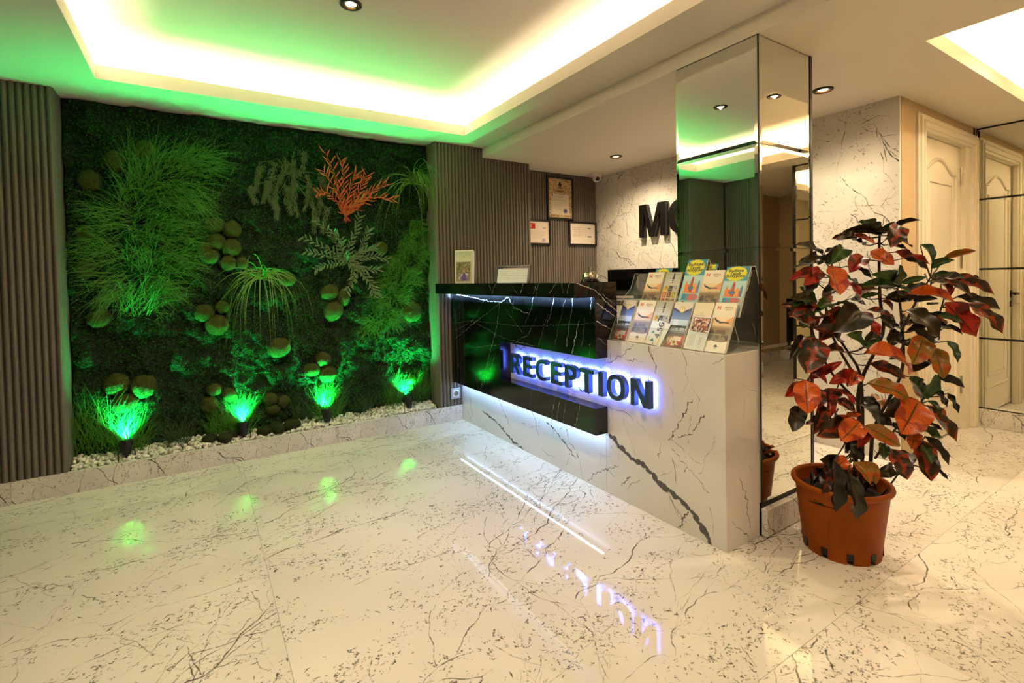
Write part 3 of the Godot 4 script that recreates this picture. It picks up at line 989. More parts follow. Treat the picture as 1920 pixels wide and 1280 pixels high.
func moss_wall() -> void:
	var o := thing("moss_wall", "wall panel covered in dark green preserved moss, lit from below in bright green", "moss wall", Vector3(-1.35, 0.125, -0.2))
	var w := 2.305
	var y1 := H1 - 0.125
	box_obj("backing_board", Vector3(-w / 2.0, 0.0, -0.014), Vector3(w / 2.0, y1, 0.0), M.black, o)
	# lumpy cushion of moss
	var nz := noise(301, 4.2, 3, 0.12)
	var nf := noise(302, 16.0, 3)
	var cols := 200
	var rows := 190
	var P := []
	for j in rows + 1:
		var row := []
		for i in cols + 1:
			var x := -w / 2.0 + w * i / cols
			var y := y1 * j / rows
			var z := 0.026 + 0.032 * clampf(nz.get_noise_2d(x, y) * 2.4, -1.0, 1.0) + 0.010 * nf.get_noise_2d(x, y)
			if i == 0 or j == 0 or i == cols or j == rows: z = 0.0
			row.append(Vector3(x, y, maxf(z, 0.001)))
		P.append(row)
	var st := new_st()
	for j in rows:
		for i in cols:
			var p := [P[j][i], P[j][i + 1], P[j + 1][i + 1], P[j + 1][i]]
			var n: Vector3 = ((p[1] - p[0]).cross(p[3] - p[0])).normalized()
			quad(st, p[0], p[1], p[2], p[3], n)
	var c := sm("moss_cushion", st, M.moss, o)
	c.set_meta("kind", "stuff")
	# crumbs of moss standing off the cushion
	var cr := new_st()
	for k in 3:
		var a := TAU * k / 3.0
		var d := Vector3(cos(a), sin(a), 0)
		var tip := d * 0.010 + Vector3(0, 0, 0.014)
		var s := d.cross(Vector3(0, 0, 1)) * 0.0038
		tri(cr, -s, s, tip, (s * 2.0).cross(tip).normalized())
	var mm := MultiMesh.new()
	mm.transform_format = MultiMesh.TRANSFORM_3D
	mm.use_colors = true
	mm.mesh = cr.commit()
	var cnt := 42000
	mm.instance_count = cnt
	var r := RandomNumberGenerator.new()
	r.seed = 5
	for i in cnt:
		var x := r.randf_range(-w / 2.0 + 0.012, w / 2.0 - 0.012)
		var y := r.randf_range(0.01, y1 - 0.012)
		var z := maxf(0.0, 0.025 + 0.032 * clampf(nz.get_noise_2d(x, y) * 2.4, -1.0, 1.0) + 0.010 * nf.get_noise_2d(x, y))
		var b := Basis.from_euler(Vector3(r.randf_range(-0.3, 1.15), r.randf_range(-0.7, 0.7), r.randf() * TAU)).scaled(Vector3.ONE * r.randf_range(0.4, 1.0))
		mm.set_instance_transform(i, Transform3D(b, Vector3(x, y, z)))
		var g := r.randf_range(0.5, 1.3)
		mm.set_instance_color(i, Color(0.013 * g, 0.13 * g, 0.005 * g))
	var mo := MultiMeshInstance3D.new()
	mo.name = "moss_tufts"
	mo.multimesh = mm
	var cm := std(Color(1, 1, 1), 0.9)
	cm.vertex_color_use_as_albedo = true
	mo.material_override = cm
	mo.set_meta("kind", "stuff")
	o.add_child(mo, true)

# short moss fibres standing off a unit ball
func fuzz(st: SurfaceTool, n: int, sd: int) -> void:
	var r := RandomNumberGenerator.new()
	r.seed = 800 + sd
	for i in n:
		var d := Vector3(r.randfn(0, 1), r.randfn(0, 1), r.randfn(0, 1)).normalized()
		var e := (d + Vector3(r.randf_range(-1, 1), r.randf_range(-1, 1), r.randf_range(-1, 1)) * 0.7).normalized()
		var s := e.cross(Vector3(r.randf(), r.randf(), r.randf())).normalized() * 0.022
		var p := d * r.randf_range(0.93, 1.0)
		tri(st, p - s, p + s, p + e * r.randf_range(0.06, 0.13), d)

func moss_balls() -> void:
	var shapes := []
	for k in 5:
		var nz := noise(400 + k * 3, 0.9, 3)
		var st := new_st()
		blob(st, Vector3.ZERO, Vector3.ONE, nz, 0.11, Vector3(k * 9.0, 2.0, 5.0), 34, 46)
		fuzz(st, 2600, k)
		shapes.append(st.commit())
	# x, y, half width, half height in millimetres, then the label
	var big := "clump of eight moss balls left of the drooping grass"
	var list := [
		[-2380, 1817, 59, 68, "lone dark moss ball at the upper left edge of the moss wall"],
		[-2256, 1945, 54, 66, "lone moss ball just up and right of the one at the upper left edge"],
		[-2103, 2035, 54, 60, "highest moss ball, half behind feathery grass at the upper left"],
		[-1741, 1575, 62, 54, "top left moss ball of the eight-ball clump in the middle", big],
		[-1642, 1550, 60, 62, "top right moss ball of the eight-ball clump in the middle", big],
		[-1735, 1464, 56, 58, "second-row left moss ball of the eight-ball clump in the middle", big],
		[-1646, 1426, 64, 66, "second-row right large moss ball of the eight-ball clump in the middle", big],
		[-1804, 1410, 45, 54, "leftmost moss ball of the eight-ball clump in the middle", big],
		[-1775, 1364, 60, 52, "wide lower left moss ball of the eight-ball clump in the middle", big],
		[-1671, 1321, 50, 56, "lowest large moss ball of the eight-ball clump in the middle", big],
		[-1585, 1321, 42, 46, "smallest moss ball at the lower right of the eight-ball clump", big],
		[-2410, 1493, 49, 57, "moss ball veiled by feathery grass at the left edge, upper of two"],
		[-2417, 1283, 49, 58, "moss ball veiled by feathery grass at the left edge, lower of two"],
		[-2360, 982, 64, 56, "lone flat moss ball below the feathery grass at the left edge"],
		[-1820, 988, 61, 60, "left moss ball of the trio at middle height", "trio of moss balls at middle height"],
		[-1715, 1022, 44, 44, "small upper right moss ball of the trio at middle height", "trio of moss balls at middle height"],
		[-1746, 904, 75, 70, "large lowest moss ball of the trio at middle height", "trio of moss balls at middle height"],
		[-2289, 572, 68, 70, "upper left moss ball of the brightly lit trio at lower left", "trio of moss balls above the leftmost spotlight"],
		[-2160, 543, 76, 74, "upper right moss ball of the brightly lit trio at lower left", "trio of moss balls above the leftmost spotlight"],
		[-2255, 455, 73, 62, "lowest moss ball of the brightly lit trio at lower left", "trio of moss balls above the leftmost spotlight"],
		[-1778, 468, 49, 42, "top moss ball of the trio beside the second spotlight", "trio of moss balls beside the second spotlight"],
		[-1692, 423, 43, 54, "right moss ball of the trio beside the second spotlight", "trio of moss balls beside the second spotlight"],
		[-1808, 375, 54, 57, "lower left moss ball of the trio beside the second spotlight", "trio of moss balls beside the second spotlight"],
		[-1312, 1206, 66, 54, "lone moss ball behind the top of the drooping grass"],
		[-1375, 715, 80, 72, "lone big moss ball below the drooping grass"],
		[-1016, 1100, 70, 62, "upper left moss ball of the trio below the silvery branches", "trio of moss balls below the silvery branches"],
		[-913, 1060, 48, 68, "narrow right moss ball of the trio below the silvery branches", "trio of moss balls below the silvery branches"],
		[-994, 958, 71, 82, "lowest moss ball of the trio below the silvery branches", "trio of moss balls below the silvery branches"],
		[-369, 917, 89, 84, "lone large moss ball at the right edge of the moss wall"],
		[-1077, 599, 57, 62, "top moss ball of the bright trio above the third spotlight", "trio of moss balls above the third spotlight"],
		[-1158, 532, 60, 52, "left moss ball of the bright trio above the third spotlight", "trio of moss balls above the third spotlight"],
		[-1046, 487, 70, 64, "lower right moss ball of the bright trio above the third spotlight", "trio of moss balls above the third spotlight"],
		[-1441, 352, 50, 48, "upper left moss ball of the dim low trio between second and third spotlights", "dim low trio of moss balls"],
		[-1356, 324, 45, 46, "right moss ball of the dim low trio between second and third spotlights", "dim low trio of moss balls"],
		[-1426, 278, 50, 44, "lowest moss ball of the dim low trio between second and third spotlights", "dim low trio of moss balls"],
		[-398, 359, 44, 44, "upper of two small moss balls behind the rightmost grass tuft"],
		[-394, 289, 44, 42, "lower of two small moss balls behind the rightmost grass tuft"],
		[-613, 1439, 58, 54, "dark moss ball right of the silvery branches"],
	]
	var r := RandomNumberGenerator.new()
	r.seed = 61
	for i in list.size():
		var s: Array = list[i]
		var o := mi(numbered("moss_ball"), shapes[i % 5], M.moss_ball)
		o.position = Vector3(s[0] / 1000.0, s[1] / 1000.0, -0.158)
		o.basis = Basis(Vector3(0, 0, 1), r.randf_range(-0.5, 0.5)) * Basis.from_scale(Vector3(s[2], s[3], minf(s[2], 60) * 0.95) / 1000.0 * 0.97)
		tag(o, s[4], "moss ball", s[5] if s.size() > 5 else "")
	# cushions lying in the gravel
	var low := [
		[-1813, -0.095, 49, 36, "left moss cushion on the gravel just left of the second spotlight", "three moss cushions by the second spotlight"],
		[-1731, -0.060, 47, 38, "front moss cushion on the gravel just left of the second spotlight", "three moss cushions by the second spotlight"],
		[-1683, -0.115, 46, 36, "rear moss cushion on the gravel just left of the second spotlight", "three moss cushions by the second spotlight"],
		[-1492, -0.080, 50, 36, "leftmost dark moss cushion on the gravel right of the second spotlight", "dark moss cushions on the gravel"],
		[-1417, -0.125, 46, 40, "rear middle dark moss cushion on the gravel right of the second spotlight", "dark moss cushions on the gravel"],
		[-1405, -0.055, 42, 38, "front middle dark moss cushion on the gravel right of the second spotlight", "dark moss cushions on the gravel"],
		[-1318, -0.075, 64, 46, "widest rightmost dark moss cushion on the gravel right of the second spotlight", "dark moss cushions on the gravel"],
	]
	for i in low.size():
		var s: Array = low[i]
		var o := mi(numbered("moss_cushion"), shapes[(i + 2) % 5], M.moss_dark)
		o.position = Vector3(s[0] / 1000.0, 0.128 + s[3] / 1000.0 * 0.8, s[1])
		o.basis = Basis.from_scale(Vector3(s[2], s[3], minf(s[2], 48)) / 1000.0 * 0.95)
		tag(o, s[4], "moss cushion", s[5])

# ------------------------------------------------------------------ plants on the wall

# a thin blade as a folded ribbon along an arc
func blade(st: SurfaceTool, p: Vector3, d: Vector3, ln: float, droop: Vector3, width: float, segs := 4) -> void:
	var side := d.cross(Vector3(0.2, 0.3, 0.9)).normalized()
	if side.length() < 0.1: side = Vector3(1, 0, 0)
	var pos := p
	var dir := d.normalized()
	var prev := [pos - side * width, pos + side * width]
	for k in segs:
		pos += dir * (ln / segs)
		dir = (dir + droop / segs).normalized()
		var w := width * (1.0 - float(k + 1) / segs * 0.85)
		var n := side.cross(dir).normalized()
		var cur := [pos - side * w, pos + side * w]
		smooth_quad(st, [prev[0], prev[1], cur[1], cur[0]], [n, n, n, n])
		prev = cur

# tuft of blades; main direction, spread, size; some blades carry side hairs like asparagus fern
func tuft(st: SurfaceTool, c: Vector3, dir: Vector3, spread: float, ln: float, n: int, width: float, droop: Vector3, r: RandomNumberGenerator, fork := 0, back := -0.185) -> void:
	for i in n:
		var d := (dir + Vector3(r.randf_range(-1, 1), r.randf_range(-1, 1), r.randf_range(-0.5, 0.8)) * spread).normalized()
		var p := c + Vector3(r.randf_range(-1, 1), r.randf_range(-1, 1), 0) * ln * 0.32
		var l := ln * r.randf_range(0.55, 1.1)
		blade(st, p, d, l, droop * r.randf_range(0.3, 1.2), width)
		for k in fork:
			var t := r.randf_range(0.25, 0.8)
			var e := (d + Vector3(r.randf_range(-1, 1), r.randf_range(-1, 1), r.randf_range(-0.6, 0.6)) * 0.8).normalized()
			blade(st, p + d * l * t * 0.9 + droop * l * t * t * 0.3, e, l * 0.35, droop * 0.5, width * 0.7, 2)

func grass_thing(called: String, label: String, x: int, y: int, z: float, dir: Vector3, spread: float, ln: float, n: int, width: float, droop: Vector3, m: Material, group: String, fork := 0, cat := "grass tuft") -> void:
	var r := RandomNumberGenerator.new()
	r.seed = absi(x * 31 + y)
	var st := new_st()
	tuft(st, Vector3.ZERO, dir, spread, ln, n, width, droop, r, fork)
	var o := sm(numbered(called), st, m)
	o.position = Vector3(x / 1000.0, y / 1000.0, z)
	tag(o, label, cat, group)

func wall_plants() -> void:
	# the feathery mass on the left, tuft by tuft
	var g := "feathery grass tufts forming the tall drift on the left of the moss wall"
	var up := Vector3(0.5, 0.55, 0.45)
	var L := [
		[-1836, 1955, 0.9, 0.35, "farthest right tuft at the top of the feathery grass drift on the left"],
		[-1980, 1940, 0.6, 0.6, "second tuft from the right at the top of the left feathery grass drift"],
		[-2105, 1880, 0.1, 0.9, "thin upright tuft in front of the highest moss ball"],
		[-2180, 1720, 0.2, 0.5, "tuft of feathery grass below the highest moss ball"],
		[-2000, 1780, 0.8, -0.2, "tuft of feathery grass leaning right below the two top tufts of the left drift"],
		[-1890, 1760, 0.8, -0.4, "right-pointing bright tuft in the upper third of the left feathery drift"],
		[-2240, 1580, -0.9, 0.2, "long tuft sweeping left across the upper veiled moss ball"],
		[-2120, 1540, 0.5, 0.3, "tuft at the heart of the left feathery grass drift"],
		[-1980, 1520, 0.8, 0.2, "tuft pointing at the eight-ball clump, upper of two"],
		[-2300, 1390, -0.8, 0.1, "tuft sweeping left between the two veiled moss balls"],
		[-2150, 1330, 0.1, 0.4, "bright bushy tuft in the lower half of the left feathery drift"],
		[-1990, 1330, 0.8, 0.1, "tuft pointing at the eight-ball clump, lower of two"],
		[-2250, 1190, -0.6, -0.3, "tuft at the lower left of the left feathery drift, beside the pilaster"],
		[-2080, 1160, 0.6, -0.1, "bright tuft at the lower right tip of the left feathery drift"],
		[-2170, 1060, 0.3, 0.5, "lowest tuft of the left feathery grass drift"],
	]
	for s in L:
		grass_thing("feathery_grass", s[4], s[0], s[1], -0.135, Vector3(s[2], s[3], 0.42), 0.60, 0.25, 95, 0.0016, Vector3(0.15, -0.75, 0.05), M.grass, g, 1)
	# the mass on the right
	g = "feathery grass tufts forming the drift on the right of the moss wall"
	var R := [
		[-330, 1620, 0.3, -0.5, "top tuft of the right feathery drift, below the hanging grass"],
		[-420, 1490, 0.1, -0.4, "dark tuft in the upper part of the right feathery drift"],
		[-310, 1400, 0.6, 0.1, "bright tuft of the right feathery drift touching the fluted pilaster"],
		[-470, 1330, -0.5, -0.2, "tuft of the right feathery drift next to the dark moss ball"],
		[-400, 1200, 0.5, 0.2, "bushy bright tuft in the middle of the right feathery drift"],
		[-540, 1170, -0.5, 0.0, "left-leaning tuft in the middle of the right feathery drift"],
		[-480, 1050, 0.4, 0.1, "bright tuft left of the large moss ball at the right edge"],
		[-600, 1010, -0.6, 0.1, "left-leaning bright tuft low in the right feathery drift"],
		[-560, 880, 0.2, -0.3, "bright tuft near the lower tip of the right feathery drift"],
		[-690, 850, -0.6, -0.2, "lowest left tuft of the right feathery drift"],
	]
	for s in R:
		grass_thing("feathery_grass", s[4], s[0], s[1], -0.135, Vector3(s[2], s[3], 0.42), 0.75, 0.18, 110, 0.0014, Vector3(0.0, -0.30, 0.05), M.grass, g, 2)
	drooping_grasses()
	hanging_fronds()
	branches()
	ground_grass()

func drooping_grasses() -> void:
	var r := RandomNumberGenerator.new()
	r.seed = 77
	var spec := [
		["drooping_grass", "long-bladed drooping grass in the middle of the moss wall, above the lone big ball", -1465, 1235, 64, 0.62],
		["drooping_grass", "long-bladed grass hanging at the upper right beside the fluted pilaster", -345, 1990, 84, 0.60],
	]
	for s in spec:
		var st := new_st()
		for i in int(s[4]):
			var d := Vector3(r.randf_range(-0.9, 1.0), r.randf_range(-0.2, 0.5), r.randf_range(0.1, 0.35)).normalized()
			if s[2] == -345 and r.randf() < 0.35: d = Vector3(r.randf_range(-0.1, 0.9), r.randf_range(0.5, 1.0), 0.6).normalized()
			blade(st, Vector3(r.randf_range(-0.03, 0.03), r.randf_range(-0.03, 0.02), 0), d, s[5] * r.randf_range(0.55, 1.15), Vector3(0.0, -6.5, 0.08) * r.randf_range(0.35, 1.1), 0.0034, 12)
		var o := sm(numbered(s[0]), st, M.grass_pale)
		o.position = Vector3(s[2] / 1000.0, s[3] / 1000.0, -0.130)
		tag(o, s[1], "grass")

# soft hanging tassels, the dark plant left of the orange one
func hanging_fronds() -> void:
	var r := RandomNumberGenerator.new()
	r.seed = 91
	var o := thing("hanging_amaranth", "dark drooping plant with soft hanging tassels left of the orange branch", "plant", Vector3(-1290, 1940, -130) / 1000.0)
	var tips := [[-180, 70, 190], [-105, 90, 230], [-30, 110, 160], [60, 120, 180], [95, 190, 170], [40, 60, 260], [-60, 0, 220], [120, 20, 250], [150, -90, 260], [190, -160, 230], [-150, -40, 150], [10, -60, 200], [200, -60, 150], [250, 20, 130], [240, -200, 190], [-210, -80, 120], [-95, -150, 150], [60, -40, 240]]
	for t in tips:
		var a := Vector3(t[0], t[1], r.randf_range(15, 45)) / 1000.0
		var st := new_st()
		var ln: float = t[2] / 1000.0
		tube(st, [Vector3(0.02, 0.02, 0.0), a * Vector3(0.6, 1.0, 1.0) + Vector3(0, 0.02, 0.01), a], [0.0025, 0.002, 0.0015], 5)
		for k in 130:
			var f := r.randf()
			var p := a + Vector3(r.randf_range(-0.020, 0.020) * (1.1 - 0.8 * f) + 0.02 * sin(f * 3.0 + t[0]), -ln * f, r.randf_range(-0.012, 0.014) - 0.02 * f)
			blade(st, p, Vector3(r.randf_range(-0.6, 0.6), r.randf_range(-1.0, -0.3), r.randf_range(-0.4, 0.6)).normalized(), 0.036, Vector3(0, -0.9, 0), 0.0024, 2)
		sm("tassel", st, M.frond, o)

# a stem with narrow leaves on both sides
func sprig(st: SurfaceTool, pts: Array, leaf_len: float, leaf_w: float, n: int, r: RandomNumberGenerator, curl := 0.0) -> void:
	tube(st, pts, [0.0028, 0.0022, 0.0012], 5)
	for i in n:
		var t := (i + 0.5) / n * (pts.size() - 1)
		var k := mini(int(t), pts.size() - 2)
		var p: Vector3 = pts[k].lerp(pts[k + 1], t - k)
		var d: Vector3 = (pts[k + 1] - pts[k]).normalized()
		var s := d.cross(Vector3(0, 0, 1)).normalized() * (1.0 if i % 2 == 0 else -1.0)
		var dir := (d * r.randf_range(0.5, 1.1) + s * r.randf_range(0.4, 1.0) + Vector3(0, 0, r.randf_range(0.0, 0.7))).normalized()
		lance(st, p, dir, leaf_len * r.randf_range(0.7, 1.15), leaf_w, curl * r.randf_range(0.3, 1.3))

# a narrow pointed leaf with a folded middle
func lance(st: SurfaceTool, p: Vector3, d: Vector3, ln: float, w: float, curl: float) -> void:
	var side := d.cross(Vector3(0.1, 0.25, 0.95)).normalized()
	var n := side.cross(d).normalized()
	if n.z < 0: n = -n
	var prof := [0.25, 0.85, 1.0, 0.75, 0.05]
	var prev := []
	for k in 5:
		var t := k / 4.0
		var c := p + d * ln * t + n * curl * ln * t * t
		var hw: float = prof[k] * w * 0.5
		var cur := [c - side * hw + n * hw * 0.3, c, c + side * hw + n * hw * 0.3]
		if prev.size():
			smooth_quad(st, [prev[0], prev[1], cur[1], cur[0]], [n, n, n, n])
			smooth_quad(st, [prev[1], prev[2], cur[2], cur[1]], [n, n, n, n])
		prev = cur

func mmv(a: Array, z0: float, z1: float) -> Array:
	var out := []
	for i in a.size(): out.append(Vector3(a[i][0] / 1000.0, a[i][1] / 1000.0, lerpf(z0, z1, i / float(a.size() - 1))))
	return out

func branches() -> void:
	var r := RandomNumberGenerator.new()
	r.seed = 23
	# orange branch: sprigs fan upward from its foot
	var o := thing("orange_branch", "orange preserved branch with narrow curled leaves at the top of the moss wall", "branch", Vector3(-890, 1660, -130) / 1000.0)
	var sp := [[[0, 0], [-40, 150], [-70, 300], [-150, 470]], [[0, 0], [-20, 180], [-10, 330], [-40, 420]], [[5, 20], [60, 140], [120, 250], [150, 330]], [[5, 20], [110, 120], [230, 170], [370, 160]], [[5, 30], [120, 150], [210, 230], [300, 280]], [[0, 10], [-60, 120], [-140, 180], [-210, 160]], [[0, 20], [20, 160], [60, 290], [70, 330]], [[0, 0], [-30, 120], [-110, 270], [-170, 330]], [[0, 10], [40, 80], [90, 120], [130, 150]]]
	for s in sp:
		var st := new_st()
		sprig(st, mmv(s, 0.0, 0.07), 0.080, 0.010, 22, r, 0.55)
		sm("sprig", st, M.orange, o)
	var ft := new_st()
	for k in 8: lance(ft, Vector3(0, 0.02, 0.01), Vector3(r.randf_range(-0.5, 0.5), -0.8, 0.3).normalized(), 0.06, 0.014, 0.2)
	tube(ft, [Vector3(0, -0.04, 0), Vector3(0, 0.05, 0.01)], [0.006, 0.004], 6)
	sm("foot", ft, M.orange_stem, o)
	# silvery branches
	var v := thing("olive_branch", "silvery green branches with small leaves below the orange branch", "branch", Vector3(-880, 1330, -130) / 1000.0)
	var sq := [[[0, 0], [-90, 60], [-190, 110], [-330, 180]], [[0, 10], [-60, 110], [-130, 200], [-230, 300]], [[0, 10], [10, 130], [60, 240], [80, 350]], [[10, 10], [100, 90], [130, 190], [150, 250]], [[10, 0], [110, 30], [200, 40], [290, 20]], [[10, -10], [80, -60], [150, -160], [170, -270]], [[0, -10], [-100, -10], [-190, -30], [-250, -60]], [[0, -10], [40, -80], [20, -150], [-30, -220]], [[0, 5], [-110, 30], [-220, 60], [-310, 70]], [[0, 5], [60, 40], [130, 90], [200, 110]], [[0, 0], [-50, 80], [-60, 160], [-120, 230]], [[5, 0], [60, -20], [130, -70], [220, -60]], [[15, -10], [100, -90], [175, -180], [200, -260]]]
	for s in sq:
		var st := new_st()
		sprig(st, mmv(s, 0.0, 0.06), 0.058, 0.013, 22, r, 0.1)
		sm("sprig", st, M.olive, v)

func ground_grass() -> void:
	var up := Vector3(0, 1, 0.12)
	grass_thing("ground_grass", "bright green grass standing behind the leftmost spotlight", -2240, 190, -0.12, up, 0.62, 0.27, 210, 0.0013, Vector3(0, -0.7, 0.0), M.grass, "grass tufts along the gravel bed")
	grass_thing("ground_grass", "tall grass in the lower left corner beside the left pilaster", -2420, 240, -0.13, up, 0.55, 0.30, 150, 0.0012, Vector3(0, -0.6, 0.0), M.grass, "grass tufts along the gravel bed")
	grass_thing("ground_grass", "dark twiggy grass on the gravel between the first two spotlights", -1985, 145, -0.10, up, 0.75, 0.22, 130, 0.0012, Vector3(0, -0.5, 0), M.grass_dark, "grass tufts along the gravel bed", 1)
	grass_thing("ground_grass", "bright bushy grass behind the second spotlight", -1640, 180, -0.13, up, 0.6, 0.25, 200, 0.0012, Vector3(0, -0.6, 0), M.grass, "grass tufts along the gravel bed", 1)
	grass_thing("ground_grass", "grass just left of the second spotlight behind the three cushions", -1760, 170, -0.13, up, 0.55, 0.20, 110, 0.0012, Vector3(0, -0.6, 0), M.grass, "grass tufts along the gravel bed")
	grass_thing("ground_grass", "thin twiggy tuft left of the third spotlight", -1240, 140, -0.12, up, 0.5, 0.26, 70, 0.0011, Vector3(0, -0.2, 0), M.grass_dark, "grass tufts along the gravel bed", 2)
	grass_thing("ground_grass", "bright upright tuft behind the third spotlight", -1070, 160, -0.12, up, 0.55, 0.27, 120, 0.0012, Vector3(0, -0.3, 0), M.grass, "grass tufts along the gravel bed", 2)
	grass_thing("ground_grass", "dark forked twigs on the gravel right of the third spotlight", -815, 140, -0.11, up, 0.75, 0.27, 48, 0.0013, Vector3(0, -0.15, 0), M.grass_dark, "grass tufts along the gravel bed", 3)
	grass_thing("ground_grass", "bright feathery tuft left of the fourth spotlight", -545, 200, -0.13, up, 0.45, 0.23, 110, 0.0011, Vector3(0, -0.2, 0), M.grass, "grass tufts along the gravel bed", 2)
	grass_thing("ground_grass", "bright feathery tuft in the lower right corner beside the right pilaster", -320, 230, -0.13, Vector3(0.15, 1, 0.1), 0.5, 0.22, 100, 0.0011, Vector3(0, -0.3, 0), M.grass, "grass tufts along the gravel bed", 2)
	grass_thing("ground_grass", "dark feathery tuft right behind the fourth spotlight", -350, 140, -0.13, up, 0.6, 0.18, 70, 0.0011, Vector3(0, -0.3, 0), M.grass_dark, "grass tufts along the gravel bed", 2)

# ------------------------------------------------------------------ gravel and garden spotlights

func gravel() -> void:
	var st := new_st()
	var nz := noise(511, 0.8, 2)
	blob(st, Vector3.ZERO, Vector3.ONE, nz, 0.25, Vector3(3, 1, 2), 7, 9)
	var mm := MultiMesh.new()
	mm.transform_format = MultiMesh.TRANSFORM_3D
	mm.use_colors = true
	mm.mesh = st.commit()
	var n := 3600
	mm.instance_count = n
	var r := RandomNumberGenerator.new()
	r.seed = 12
	for i in n:
		var z := r.randf_range(-0.185, -0.034)
		var x := r.randf_range(-2.495, -0.215)
		var hill := 0.030 + 0.032 * clampf((-0.03 - z) / 0.1, 0.0, 1.0)
		var y := 0.105 + r.randf() * hill + 0.006 * sin(x * 9.0)
		var s := r.randf_range(0.0085, 0.0150)
		var b := Basis.from_euler(Vector3(r.randf() * TAU, r.randf() * TAU, r.randf() * TAU)) * Basis.from_scale(Vector3(1.0, 0.72, 0.85) * s)
		mm.set_instance_transform(i, Transform3D(b, Vector3(x, y, z)))
		var g := r.randf_range(0.62, 0.92)
		mm.set_instance_color(i, Color(g, g * r.randf_range(0.93, 0.99), g * r.randf_range(0.80, 0.93)))
	var o := MultiMeshInstance3D.new()
	o.name = "gravel"
	o.multimesh = mm
	o.material_override = M.pebble
	add_child(o)
	tag(o, "white pebble gravel in the narrow bed between kerb and moss wall", "gravel", "", "stuff")
	var bed := box_obj("trim_3", Vector3(-2.505, 0.0, -0.214), Vector3(-0.2, 0.105, -0.023), M.soil)
	tag(bed, "dark bed under the white gravel", "planting bed", "", "structure")

const SPOT_E := 3.5

func garden_spots() -> void:
	var xs := [-2.245, -1.620, -1.080, -0.450]
	var lab := ["leftmost black garden spotlight on a spiked foot in the gravel", "second black garden spotlight from the left in the gravel", "third black garden spotlight from the left in the gravel", "rightmost black garden spotlight, beside the fluted pilaster"]
	var tilt := [-0.26, -0.24, -0.24, -0.22]
	for i in 4:
		var o := thing("garden_spotlight", lab[i], "spotlight", Vector3(xs[i], 0.128, -0.062), "black garden spotlights along the gravel bed")
		var hd := Node3D.new()
		hd.name = "head"
		hd.position = Vector3(0, 0.055, 0)
		hd.rotation.x = tilt[i]
		o.add_child(hd)
		var st := new_st()
		lathe(st, [Vector2(0.0, -0.030), Vector2(0.020, -0.028), Vector2(0.026, 0.0), Vector2(0.031, 0.030), Vector2(0.035, 0.050), Vector2(0.038, 0.052), Vector2(0.038, 0.060), Vector2(0.034, 0.060), Vector2(0.031, 0.046), Vector2(0.0, 0.044)], 28)
		sm("housing", st, M.black, hd)
		var ln := new_st()
		lathe(ln, [Vector2(0.0, 0.049), Vector2(0.030, 0.049), Vector2(0.030, 0.046), Vector2(0.0, 0.046)], 24)
		sm("lens", ln, glow(GREEN, 5.0), hd)
		var ft := new_st()
		for s in [-1.0, 1.0]:
			tube(ft, [Vector3(s * 0.040, 0.050, 0.0), Vector3(s * 0.042, 0.02, 0.004), Vector3(s * 0.038, -0.030, 0.010)], [0.0028], 6)
			tube(ft, [Vector3(s * 0.024, 0.055, 0.0), Vector3(s * 0.040, 0.050, 0.0)], [0.003], 6)
		tube(ft, [Vector3(0, 0.026, 0), Vector3(0, -0.04, 0)], [0.009, 0.006], 8)
		sm("spiked_foot", ft, M.black, o)
		var l := SpotLight3D.new()
		l.name = "green_beam"
		l.light_color = GREEN
		l.light_energy = SPOT_E
		l.spot_angle = 50.0
		l.spot_angle_attenuation = 1.0
		l.spot_range = 8.0
		l.spot_attenuation = 2.0
		l.light_size = 0.012
		l.shadow_enabled = true
		l.position = Vector3(0, 0.064, 0)
		l.rotation.x = PI / 2.0
		hd.add_child(l)

# ------------------------------------------------------------------ ceiling lights

const DOWN_E := 1.9

func downlights() -> void:
	var spec := [
		[Vector3(-1.19, 2.5, 1.30), "round recessed downlight in the middle of the large lobby ceiling recess"],
		[Vector3(1.249, H2, 0.576), "round recessed downlight in the soffit above the reception desk"],
		[Vector3(1.206, H2, 2.276), "round recessed downlight in the soffit just right of the mirrored pillar"],
		[Vector3(-1.19, 2.5, 3.25), "round recessed downlight at the camera end of the lobby ceiling recess"],
		[Vector3(1.775, 2.48, 3.25), "round recessed downlight in the corridor ceiling recess, seen in the pillar mirror"],
		[Vector3(1.249, H2, 1.45), "round recessed downlight in the soffit hidden behind the mirrored pillar"],
	]
	for s in spec:
		var o := thing("downlight", s[1], "ceiling light", s[0], "round black-rimmed downlights")
		var st := new_st()
		lathe(st, [Vector2(0.036, -0.001), Vector2(0.036, -0.007), Vector2(0.040, -0.010), Vector2(0.049, -0.009), Vector2(0.053, -0.004), Vector2(0.053, 0.001)], 40)
		sm("rim", st, M.black, o)
		var rf := new_st()
		lathe(rf, [Vector2(0.036, -0.007), Vector2(0.030, -0.003), Vector2(0.022, -0.0015)], 40)
		sm("reflector", rf, std(Color(0.85, 0.62, 0.40), 0.25, 1.0), o)
		var bl := new_st()
		lathe(bl, [Vector2(0.0, -0.0025), Vector2(0.027, -0.0022), Vector2(0.029, -0.0008), Vector2(0.0, -0.0008)], 32)
		sm("bulb", bl, glow(Color(1.0, 0.90, 0.74), 5.0), o)
		var l := SpotLight3D.new()
		l.name = "beam"
		l.light_color = DOWN_C
		l.light_energy = DOWN_E * (0.55 if s[0].distance_to(Vector3(1.206, H2, 2.276)) < 0.01 else 1.0)
		l.spot_angle = 74.0
		l.spot_angle_attenuation = 1.0
		l.spot_range = 8.0
		l.spot_attenuation = 2.0
		l.light_size = 0.006
		l.shadow_enabled = true
		l.position = Vector3(0, -0.009, 0)
		l.rotation.x = -PI / 2.0
		o.add_child(l)

# ------------------------------------------------------------------ things on the counter

